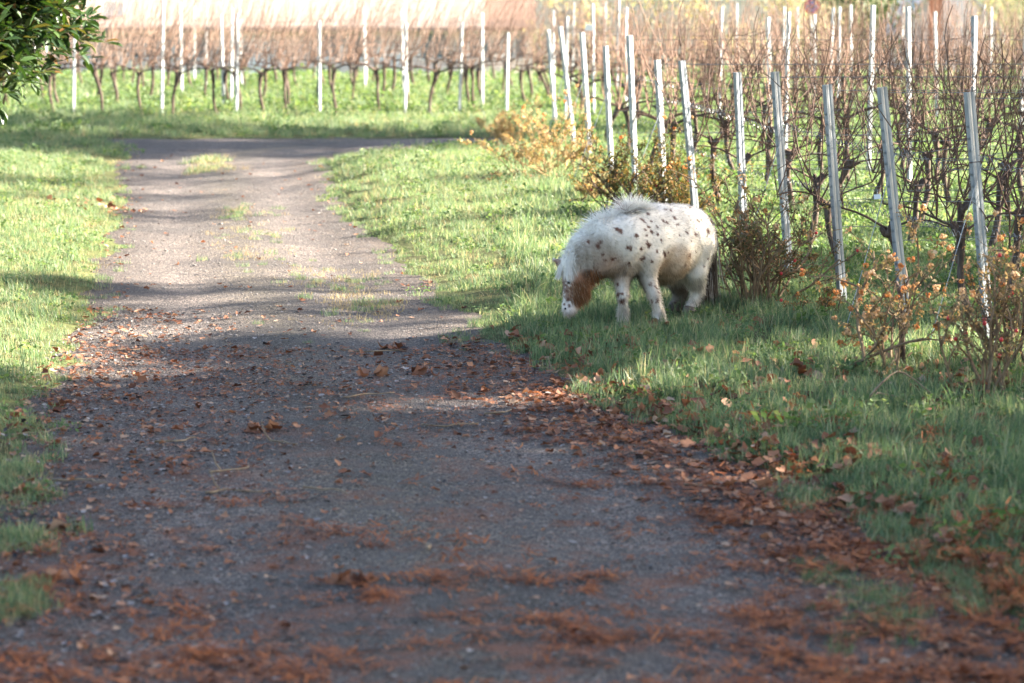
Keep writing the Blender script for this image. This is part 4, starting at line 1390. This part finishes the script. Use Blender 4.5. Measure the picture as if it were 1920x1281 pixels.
# ================================================================== LOOSE THINGS ON THE GROUND
def twig(px, py_, L_px, ang, label, fork=False, r=.0065, arch=0.0, mat=None):
    c = gp(px, py_)
    s = FPX / c.y
    L_ = L_px / s
    random.seed(int(px * 7 + py_))
    mb = MB()
    d = Vector((math.cos(ang), math.sin(ang), 0))
    n_ = 8
    pts = []
    for k in range(n_ + 1):
        t = k / n_
        q = d * (L_ * (t - .5)) + Vector((-d.y, d.x, 0)) * (.16 * L_ * math.sin(3.3 * t + px) + .07 * L_ * math.sin(9 * t + py_) + random.uniform(-.012, .012) * L_) + Vector((0, 0, arch * math.sin(math.pi * t)))
        q.z += r + random.uniform(0, .006) + .006
        pts.append(q)
    mb.tube(pts, np.linspace(r, r * .45, n_ + 1), 6, True, .15)
    if fork:
        b = pts[2]
        mb.tube([b, b + Vector((-.03, .03, .03)), b + Vector((-.05, .05, .09))], [r * .8, r * .6, r * .4], 5)
    mb.build("twig", mat or M['twig'], None, True, c, label=label, category='twig', group='dry twigs on the track')
TW = [(440, 928, 110, .1, 'pale forked twig with an upright prong lying on the track', True), (150, 908, 110, -.5, 'bent pale twig lying near the verge islands of grass', False), (430, 884, 110, .9, None, True), (530, 832, 100, -.6, None, True),
      (700, 661, 120, .15, 'long thin twig ending at a clump of dark leaves', False), (845, 800, 110, .3, None, False), (610, 925, 110, -.4, None, False), (1130, 800, 70, .2, None, False), (960, 775, 120, .35, 'twig lying in the sunlit strip of the track', False),
      (250, 660, 70, .1, None, False), (1040, 700, 60, 1.0, None, True), (1320, 918, 80, -.3, None, False), (690, 745, 110, .2, None, False), (330, 830, 90, .6, None, False), (60, 815, 110, .5, None, False), (800, 1030, 60, 2., None, False)]
for (px, py_, L_, a, lab, fk) in TW:
    twig(px, py_, L_, a, lab or 'thin dry twig lying among leaves on the gravel', fk, .006)
twig(1690, 762, 150, .3, 'pale dry stem arching over the grass before the hip-laden rose', False, .0065, .16, M['twig'])
twig(1665, 770, 110, .7, 'second pale dry stem bent low in the grass beside the arched one', False, .006, .07, M['twig'])

big_leaf = [leaf_shape(.10, .13, c, t, M['litter'], 70 + s, 5) for s, (c, t) in enumerate(((.35, .5), (.55, -.7), (.3, 1.0), (.7, .3)))]
def clump(px, py_, w, n_, label):
    c = gp(px, py_)
    o = thing("leaf_clump", c, label, 'leaves', 'clumps of dead leaves on the track')
    random.seed(int(px + py_ * 3))
    for k in range(n_):
        l = link("leaf", random.choice(big_leaf), o, (random.uniform(-.5, .5) * w, random.uniform(-.35, .35) * w, random.uniform(0, .02)))
        l.rotation_euler = (random.gauss(0, .7), random.gauss(0, .7), random.uniform(0, 6.28))
        l.scale = (random.uniform(.5, .85),) * 3
clump(662, 1098, .20, 7, 'crumpled heap of brown leaves alone on the open gravel')
clump(500, 808, .16, 5, 'clump of pale brown leaves among twigs on the track')
clump(738, 656, .14, 5, 'small clump of dark leaves at the end of a long twig')
clump(692, 706, .14, 4, 'low clump of dark brown leaves in mid track')
clump(792, 702, .12, 4, 'blackish leaf clump with a curved stalk in mid track')
clump(1232, 780, .20, 7, 'dark leaf heap at the edge of the sunlit verge')
clump(140, 993, .18, 5, 'brown leaf clump beside the verge grass islands')
clump(95, 1092, .22, 7, 'dark heap of leaves between the verge grass islands')
clump(60, 925, .20, 6, 'pale brown leaf clump lying on a verge grass island')
clump(1330, 735, .14, 4, 'pale sunlit leaves on the bright strip of verge')
clump(1770, 770, .18, 5, 'curled tan leaves on the grass below the hip-laden rose')

def fallen(px, py_, s, k):
    c = gp(px, py_)
    o = link("fallen_leaf", big_leaf[k % 4], None, c + Vector((0, 0, .012 if path_e(c.x, c.y) < .05 else .022)), label='single curled brown leaf lying loose on the %s' % ('gravel track' if path_e(c.x, c.y) < .05 else 'verge grass'), category='leaf', group='single leaves on the %s' % ('track' if path_e(c.x, c.y) < .05 else 'verge'))
    o.scale = (s, s, s); o.rotation_euler = (random.gauss(0, .35), random.gauss(0, .35), random.uniform(0, 6.28))
random.seed(9)
for k in range(70):
    y_ = random.uniform(690, 1010)
    xr = float(np.interp(y_, [640, 740, 850, 1000, 1281], [950, 1130, 1370, 1640, 1900]))
    fallen(random.gauss(xr - 20, 90), y_, random.uniform(.4, .75), k)
for k in range(40):
    y_ = random.uniform(650, 900)
    fallen(random.uniform(60, 900), y_, random.uniform(.35, .6), k)
for k in range(22):
    y_ = random.uniform(690, 900)
    fallen(random.uniform(1350, 1900), y_, random.uniform(.4, .7), k)

# ================================================================== TREES
M['mag'] = leaf_mat("glossy_magnolia_leaf", [(0, (.012, .028, .010)), (.5, (.024, .052, .017)), (.86, (.05, .085, .025)), (.95, (.10, .075, .03)), (1, (.20, .10, .04))], .18, .38, .5, (1.5, 1.6, .5))
M['shade_leaf'] = leaf_mat("tree_leaf", [(0, (.04, .07, .02)), (.6, (.08, .10, .03)), (1, (.16, .11, .04))], .08, .6, .3)

def magnolia():
    root = Vector((-6.45, 25.2, 0)); root.z = gz(root.x, root.y)
    o = thing("magnolia_tree", root, 'evergreen magnolia with large glossy leaves overhanging the shaded turf', 'tree')
    random.seed(21)
    mb = MB()
    mb.tube([(0, 0, -.1), (.05, 0, .6), (.02, .05, 1.6), (0, 0, 3.2), (.05, 0, 5.2)], [.19, .15, .13, .09, .04], 10, True, .08)
    tips = []
    for k in range(250):
        a = random.uniform(0, 6.28) if k % 2 else random.gauss(-.3, .7); z = random.uniform(1.6, 5.0) if k % 2 else random.uniform(1.6, 2.8)
        reach = 2.60 * math.sqrt(max(.1, 1 - ((z - 2.6) / 2.9) ** 2)) * random.uniform(.72, 1.0)
        e = Vector((math.cos(a) * reach, math.sin(a) * reach, z + random.uniform(-.35, .1)))
        s = Vector((0, 0, z * .75))
        if k % 2 == 0:
            mb.tube([s, s.lerp(e, .5) + Vector((0, 0, .15)), e], [.035, .022, .008], 5, False)
        tips.append(e)
    link("trunk", mb.mesh("trunk", M['wood'], True), o)
    # leaf: pointed ellipse, folded along the midrib
    L_ = .17
    V = [(0, 0, 0), (.35 * L_, .19 * L_, .05 * L_), (.35 * L_, 0, -.02 * L_), (.35 * L_, -.19 * L_, .05 * L_), (.75 * L_, .15 * L_, .03 * L_), (.75 * L_, 0, -.05 * L_), (.75 * L_, -.15 * L_, .03 * L_), (L_, 0, -.10 * L_)]
    Fq = [(0, 2, 1), (0, 3, 2), (1, 2, 5, 4), (2, 3, 6, 5), (4, 5, 7), (5, 6, 7)]
    lm = new_mesh("leaf", V, Fq, M['mag'], True)
    bulkV = []; bulkF = []; count = 0
    cands = []
    for e in tips:
        for c in range(13):
            q = e * random.uniform(.80, 1.0) if False else e + Vector((random.gauss(0, .16), random.gauss(0, .16), random.gauss(0, .17)))
            out = Vector((q.x, q.y, (q.z - 2.6) * .6)).normalized()
            for l in range(6):
                d = (out * .5 + Vector((random.gauss(0, .6), random.gauss(0, .6), random.gauss(.15, .5)))).normalized()
                cands.append((q + d * random.uniform(0, .04), d))
    def seen(w):
        u = (w.x / w.y) * FPX + 960
        return -20 < u < 230 and w.z < 2.3 - (-10 + 37) / FPX * w.y
    vis = []
    for q, d in cands:
        w = root + q
        if seen(w): vis.append((w.y, q, d))
    vis.sort(key=lambda t: t[0])
    chosen = set(id(t[1]) for t in vis[:300])
    for q, d in cands:
        up = Vector((random.gauss(0, .3), random.gauss(0, .3), 1))
        y_ax = up.cross(d).normalized(); z_ax = d.cross(y_ax)
        rm = Matrix((d, y_ax, z_ax)).transposed()
        s = random.uniform(.65, 1.1)
        if id(q) in chosen:
            l = link("leaf", lm, o, q)
            l.rotation_euler = rm.to_euler(); l.scale = (s, s, s)
        else:
            o_ = len(bulkV)
            bulkV += [q + rm @ (Vector(v) * s) for v in V]; bulkF += [tuple(i + o_ for i in f) for f in Fq]
    link("crown", new_mesh("crown", bulkV, bulkF, M['mag'], True), o, kind='stuff')
magnolia()

cotE = 1 / math.tan(SUN_E)
def shade_tree(name, trunk, targets, hs, label, leaf=.13, per=150, rad=.5, seed=3, th=4.5):
    """a tall tree whose boughs stand between the sun and the given patches of ground"""
    r = np.random.default_rng(seed); random.seed(seed)
    x0, y0 = trunk
    base = Vector((x0, y0, gz(x0, y0)))
    o = thing(name, base, label, 'tree')
    mb = MB()
    mb.tube([(0, 0, -.2), (.05, 0, 1.5), (0, .05, th), (.1, 0, th + 3), (.1, 0, th + 6)], [.30, .24, .2, .13, .04], 10, True, .08)
    V = []; 
    for (tx, ty), h_ in zip(targets, hs):
        c = Vector((tx + SUN_PLAN.x * cotE * h_, ty + SUN_PLAN.y * cotE * h_, h_)) - base
        s = Vector((0, 0, min(h_ * .7, th + 5)))
        mid = s.lerp(c, .5) + Vector((0, 0, .3))
        mb.tube([s, mid, c], [.05, .03, .010], 5, False)
        n_ = per
        q = r.normal(0, 1, (n_, 3)); q /= np.linalg.norm(q, axis=1)[:, None]
        q *= (rad * r.uniform(.2, 1, (n_, 1)) ** .5) * np.array([1.1, 1.1, .7])
        q += np.array(c)
        a = r.normal(0, 1, (n_, 3)); a /= np.linalg.norm(a, axis=1)[:, None]
        b = np.cross(a, r.normal(0, 1, (n_, 3))); b /= np.linalg.norm(b, axis=1)[:, None]
        s_ = leaf * r.uniform(.6, 1.2, (n_, 1))
        V.append(np.stack([q, q + a * s_ * .5 + b * s_ * .3, q + a * s_, q + a * s_ * .5 - b * s_ * .3], 1).reshape(-1, 3))
    V = np.concatenate(V); F = np.arange(len(V)).reshape(-1, 4)
    link("trunk", mb.mesh("trunk", M['wood'], True), o)
    link("crown", new_mesh("crown", V, F, M['shade_leaf']), o, kind='stuff')

def lit(x, y):
    """sunlit gaps that the photograph shows in the shade"""
    def band(ax, ay, bx, by, w):
        a = np.array((ax, ay)); b = np.array((bx, by)); p = np.array((x, y))
        t = np.clip(((p - a) @ (b - a)) / ((b - a) @ (b - a)), 0, 1)
        return np.linalg.norm(p - a - t * (b - a)) < w
    return (band(-.3, 15.3, 1.2, 16.4, .22) or band(1.2, 16.5, 3.0, 17.3, .32) or band(.9, 10.9, 1.4, 11.3, .12) or band(1.7, 13.2, 3.0, 14.6, .2)
            or (y > 22.6 and x < 2.2) or (x < -2.7 and y > 16.6) or (y > 20.6 and x < .2) or (y > 26) or band(-.85, 18.3, -.65, 18.35, .12))
lit_here = lit
def lit(x, y):
    return any(lit_here(x + SUN_PLAN.x * t, y + SUN_PLAN.y * t) for t in (-.8, -.4, 0, .4, .8))
r_ = np.random.default_rng(4)
T1, H1, T2, H2 = [], [], [], []
while len(T1) < 250:
    x, y = r_.uniform(-4.4, 3.0), r_.uniform(6.5, 18.5)
    if not lit(x, y) and not (x > .8 and y > 11.0 and r_.uniform() < .93) and not (x > -.3 and r_.uniform() < .25): T1.append((x, y)); H1.append(r_.uniform(5.5, 10))
while len(T1) < 330:
    x, y = r_.uniform(-4.4, 3.4), r_.uniform(6.5, 13.5)
    if not lit(x, y) and not (x > .9 and y > 11.5) and not (x > -.3 and r_.uniform() < .25): T1.append((x, y)); H1.append(r_.uniform(5.5, 10))
while len(T2) < 75:
    x, y = r_.uniform(-1.8, 5.5), r_.uniform(17.2, 24.5)
    if not lit(x, y): T2.append((x, y)); H2.append(r_.uniform(5.5, 9.5))
shade_tree("roadside_tree", (16.5, 16.0), T1, H1, 'tall tree standing off beside the vineyard and shading the near track', seed=3, per=260, rad=.55)
T2 += [(r_.uniform(-3.8, -1.4), 19.2 + abs(r_.normal(0, 2.6))) for _ in range(8)]
H2 += [r_.uniform(6, 9.5) for _ in range(8)]
shade_tree("roadside_tree", (17.5, 24.5), T2, H2, 'tall tree standing off in the vineyard and shading the pony', seed=5, per=230, rad=.55)
T3 = [(r_.uniform(-9.5, -1.4), r_.uniform(37.4, 40.6)) for _ in range(46)] + [(r_.uniform(-10, -5.0), r_.uniform(37.0, 42.5)) for _ in range(85)] + [(r_.uniform(-10, -5.6), r_.uniform(43.5, 47)) for _ in range(45)] + [(r_.uniform(-6.5, -2.5), r_.uniform(27, 35.5)) for _ in range(10)]
H3 = [r_.uniform(7.5, 11) for _ in T3]
shade_tree("vineyard_tree", (13.0, 44.0), T3, H3, 'tall tree standing off among the distant vines and shading the bend', seed=8, per=220, rad=.55)

# ================================================================== HOUSES, SIGN AND GARDENS BEYOND THE VINES
M['pinkroof'] = simple_mat("pink_clay_roof", [(.3, (.25, .195, .165)), (.7, (.31, .25, .215))], 3, .85, .3, .02, 4)
M['pinkroof2'] = simple_mat("brown_clay_roof", [(.3, (.12, .072, .052)), (.7, (.17, .105, .078))], 3, .85, .3, .02, 4)
M['pinkwall'] = simple_mat("pink_render", [(.3, (.62, .52, .46)), (.7, (.72, .62, .55))], 2, .9, .2, .01)
M['white'] = simple_mat("white_render", [(.3, (.74, .73, .70)), (.7, (.80, .79, .77))], 2, .9, .1, .01)
M['cream'] = simple_mat("cream_stone", [(.3, (.60, .54, .42)), (.7, (.74, .69, .58))], 1.3, .9, .3, .02)
M['glass'] = simple_mat("window_glass", [(.3, (.10, .13, .16)), (.7, (.16, .20, .23))], 2, .12, 0, 0, 2, 0, .6)
M['brick'] = simple_mat("orange_brick", [(.3, (.46, .16, .09)), (.7, (.56, .24, .14))], 4, .85, .2, .01)
M['slate'] = simple_mat("grey_slate", [(.3, (.52, .51, .50)), (.7, (.62, .61, .60))], 3, .8, .2, .01)

def px_x(px, Y): return (px - 960) / FPX * Y
def px_z(py_, Y): return at(960, py_, Y).z

def pink_house():
    Y = 108.0
    x0, x1, xe = px_x(-60, Y), px_x(908, Y), px_x(1000, Y)
    zg = gz(-8, Y); ze = px_z(50, Y)
    o = thing("pink_house", (0, Y, zg), 'long low pink house with clay roof behind the rows at the bend', 'house')
    e = ze - zg
    mb = MB(); mb.box(x0, xe, 0, 8, -.3, e + .02); mb.build("wall", M['pinkwall'], o)
    mb = MB()
    mb.add([(x0 - .4, -.7, e), (x1, -.7, e), (x1, 4, e + 2.6), (x0 - .4, 4, e + 2.6), (x0 - .4, 8.7, e), (x1, 8.7, e), (x0 - .4, -.7, e - .16), (x1, -.7, e - .16), (x0 - .4, 8.7, e - .16), (x1, 8.7, e - .16)],
           [(0, 1, 2, 3), (3, 2, 5, 4), (6, 7, 1, 0), (4, 5, 9, 8), (6, 8, 9, 7), (0, 3, 4, 8, 6), (1, 7, 9, 5, 2)])
    mb.build("roof", M['pinkroof'], o)
    mb = MB()
    mb.add([(x1 + .004, -.5, e), (xe + .4, -.5, e), (xe + .4, 4, e + 2.2), (x1 + .004, 4, e + 2.2), (x1 + .004, 8.4, e), (xe + .4, 8.4, e), (x1 + .004, -.5, e - .16), (xe + .4, -.5, e - .16), (x1 + .004, 8.4, e - .16), (xe + .4, 8.4, e - .16)],
           [(0, 1, 2, 3), (3, 2, 5, 4), (6, 7, 1, 0), (4, 5, 9, 8), (6, 8, 9, 7), (0, 3, 4, 8, 6), (1, 7, 9, 5, 2)])
    mb.build("roof", M['pinkroof2'], o)
    def opening(pa, pb, ya, yb, mat, nm):
        a, b = px_x(pa, Y), px_x(pb, Y); za, zb = px_z(yb, Y) - zg, px_z(ya, Y) - zg
        f = MB(); t = .09
        for q in ((a - t, a, za - t, zb + t), (b, b + t, za - t, zb + t), (a, b, zb, zb + t), (a, b, za - t, za)):
            f.box(q[0], q[1], -.06, .05, q[2], q[3])
        f.box((a + b) / 2 - .03, (a + b) / 2 + .03, -.045, .0, za, zb)
        fo = f.build(nm, M['white'], o)
        g = MB(); g.box(a, b, -.02, .03, za, zb); g.build("pane", mat, fo)
    for (pa, pb) in ((600, 640), (655, 700), (790, 835), (880, 915), (945, 985), (330, 385), (250, 300)):
        opening(pa, pb, 62, 108, M['glass'], "window")
    for (pa, pb, ya, yb) in ((712, 752, 54, 150), (455, 515, 62, 155), (205, 235, 8, 60)):
        opening(pa, pb, ya, yb, M['white'], "door")
    mb = MB(); mb.box(x0, xe - 1, -.5, -.1, -.3, px_z(140, Y) - zg); mb.build("plinth", M['cream'], o)
pink_house()

def white_house():
    Y = 132.0
    xa, xb = px_x(1670, Y), px_x(1875, Y)
    zg = gz(20, Y); ze = px_z(70, Y) - zg
    o = thing("white_house", ((xa + xb) / 2, Y, zg), 'white gabled house with an orange chimney behind the distant vines', 'house')
    w = (xb - xa) / 2; ap = px_z(-60, Y) - zg
    mb = MB()
    mb.add([(-w, 0, -.3), (w, 0, -.3), (w, 0, ze), (0, 0, ap), (-w, 0, ze), (-w, 7, -.3), (w, 7, -.3), (w, 7, ze), (0, 7, ap), (-w, 7, ze)],
           [(0, 1, 2, 3, 4), (9, 8, 7, 6, 5), (0, 4, 9, 5), (1, 6, 7, 2)])
    mb.build("wall", M['white'], o)
    mb = MB(); t = .14
    for s in (-1, 1):
        mb.add([(s * (w + .3), -.35, ze - .3), (0, -.35, ap + .02), (0, 7.3, ap + .02), (s * (w + .3), 7.3, ze - .3), (s * (w + .3), -.35, ze - .3 + t), (0, -.35, ap + .02 + t), (0, 7.3, ap + .02 + t), (s * (w + .3), 7.3, ze - .3 + t)],
               [(0, 1, 2, 3), (7, 6, 5, 4), (0, 4, 5, 1), (3, 2, 6, 7), (0, 3, 7, 4)])
    rf = mb.build("roof", M['slate'], o)
    cx = px_x(1745, Y) - (xa + xb) / 2
    mb = MB(); mb.box(cx - .27, cx + .27, -.85, -.3, -.3, px_z(2, Y) - zg); mb.box(cx - .33, cx + .33, -.91, -.24, px_z(2, Y) - zg + .002, px_z(-8, Y) - zg)
    mb.build("chimney", M['brick'], rf)
    for (pa, pb) in ((1690, 1715), (1790, 1822)):
        a, b = px_x(pa, Y) - (xa + xb) / 2, px_x(pb, Y) - (xa + xb) / 2
        f = MB(); f.box(a, b, -.05, .05, ze * .45, ze * .82); f.build("window", M['glass'], o)
white_house()

# round traffic sign: blue disc with red border and cross
def round_sign():
    Y = 88.0
    c = at(1522, 12, Y); zg = gz(c.x, Y)
    o = thing("traffic_sign", (c.x, Y, zg), 'round blue traffic sign with red rim and red cross', 'sign')
    h_ = c.z - zg
    M['sgrey'] = simple_mat("sign_post_grey", [(.3, (.40, .41, .42)), (.7, (.5, .5, .52))], 5, .5, 0, 0)
    M['sred'] = simple_mat("sign_red", [(.3, (.62, .03, .04)), (.7, (.68, .05, .06))], 5, .45, 0, 0)
    M['sblue'] = simple_mat("sign_blue", [(.3, (.03, .09, .42)), (.7, (.04, .12, .5))], 5, .45, 0, 0)
    mb = MB(); mb.tube([(0, .05, -.2), (0, .05, h_ + .2)], .03, 8); mb.build("pole", M['sgrey'], o)
    def disc(r, y, mat, nm, hole=0):
        mb = MB(); N = 28
        if hole:
            V = []; F = []
            for k in range(N):
                a = 6.2832 * k / N
                V += [(r * math.cos(a), y, h_ + r * math.sin(a)), (hole * math.cos(a), y, h_ + hole * math.sin(a)), (hole * math.cos(a), y + .008, h_ + hole * math.sin(a)), (r * math.cos(a), y + .008, h_ + r * math.sin(a))]
            for k in range(N):
                k2 = (k + 1) % N
                for q in range(4):
                    F.append((4 * k + q, 4 * k2 + q, 4 * k2 + (q + 1) % 4, 4 * k + (q + 1) % 4))
            mb.add(V, F)
        else:
            mb.tube([(0, y, h_), (0, y + .008, h_)], r, N)
        mb.build(nm, mat, o)
    disc(.24, 0, M['sblue'], "face")
    disc(.245, -.012, M['sred'], "rim", .185)
    for s in (-1, 1):
        mb = MB(); q = .145; t = .028
        mb.add([(-q - t * s * 0 - t, -.010, h_ - s * q + s * 0 + 0), (-q + t, -.010, h_ - s * q), (q + t, -.010, h_ + s * q), (q - t, -.010, h_ + s * q)], [(0, 1, 2, 3) if s > 0 else (3, 2, 1, 0)])
        mb.build("cross_bar", M['sred'], o, loc=(0, -.002 * (s + 1), 0))
round_sign()

# garden wall and gardens
Y = 100.0
mb = MB(); xa, xb = px_x(1005, Y), px_x(1470, Y); zg = gz(5, Y)
mb.box(xa, xb, 0, .3, -.4, px_z(4, Y) - zg); mb.box(xa - .05, xb + .05, -.06, .36, px_z(4, Y) - zg + .002, px_z(-4, Y) - zg)
mb.build("garden_wall", M['cream'], None, loc=(0, Y, zg), label='pale cream stone wall behind the distant vines', category='wall')

M['gold'] = leaf_mat("golden_leaf", [(0, (.22, .20, .11)), (.5, (.34, .30, .19)), (1, (.44, .40, .28))], .45, .6, .2)
M['palegreen'] = leaf_mat("pale_green_leaf", [(0, (.10, .12, .06)), (.6, (.20, .20, .11)), (1, (.34, .31, .20))], .45, .6, .2)
M['deepgreen'] = leaf_mat("evergreen_leaf", [(0, (.016, .036, .012)), (.6, (.032, .062, .02)), (1, (.06, .09, .03))], .3, .6, .3)
def garden_tree(name, px, Y, h_, w, mat, label, seed, n=1600, leaf=.16, trunk=.9, low=.25):
    r = np.random.default_rng(seed); random.seed(seed)
    x = px_x(px, Y); z = gz(x, Y)
    o = thing(name, (x, Y, z), label, 'tree' if 'tree' in name else 'shrub')
    mb = MB(); mb.tube([(0, 0, -.1), (.03, 0, h_ * .4), (0, 0, h_ * .8)], [.09 * h_ / 3, .06 * h_ / 3, .02], 7, True, .1)
    cl = []
    for k in range(22):
        a = random.uniform(0, 6.28); zz = random.uniform(low, .95) * h_
        rr = w / 2 * math.sqrt(max(.05, 1 - ((zz / h_ - .5) / .55) ** 2)) * random.uniform(.4, 1)
        c = (math.cos(a) * rr, math.sin(a) * rr, zz); cl.append(c)
        mb.tube([(0, 0, zz * .6), c], [.03, .008], 4, False)
    link("trunk", mb.mesh("trunk", M['wood']), o)
    cc = np.array(cl)[r.integers(0, len(cl), n)]
    q = cc + r.normal(0, w * .10, (n, 3))
    q[:, 2] = np.maximum(q[:, 2], .05)
    a = r.normal(0, 1, (n, 3)); a /= np.linalg.norm(a, axis=1)[:, None]
    b = np.cross(a, r.normal(0, 1, (n, 3))); b /= np.linalg.norm(b, axis=1)[:, None]
    s_ = leaf * r.uniform(.6, 1.2, (n, 1))
    V = np.stack([q, q + a * s_ * .5 + b * s_ * .3, q + a * s_, q + a * s_ * .5 - b * s_ * .3], 1).reshape(-1, 3)
    link("crown", new_mesh("crown", V, np.arange(len(V)).reshape(-1, 4), mat), o, kind='stuff')
garden_tree("evergreen_shrub", 1612, 86, 4.9, 2.9, M['deepgreen'], 'dark evergreen shrub beside the white gabled house', 1, 2600, .17, low=.3)
garden_tree("garden_tree", 1065, 94, 5.0, 2.6, M['gold'], 'thin golden tree beside the pink house roof end', 2, 900)
garden_tree("garden_tree", 1180, 96, 5.0, 3.0, M['palegreen'], 'pale green tree before the cream wall', 3, 1000)
garden_tree("garden_tree", 1330, 95, 4.8, 3.2, M['gold'], 'wide golden tree before the cream wall', 4, 1000)
garden_tree("garden_tree", 1450, 97, 4.8, 2.6, M['palegreen'], 'loose yellowish tree next to the round traffic sign', 5, 900)
garden_tree("garden_shrub", 1905, 110, 4.6, 4.4, M['palegreen'], 'pale green shrub past the white gabled house', 6, 1800)
garden_tree("garden_shrub", 1560, 118, 5.0, 4.0, M['gold'], 'golden hedge shrub behind the round traffic sign', 7, 1500)
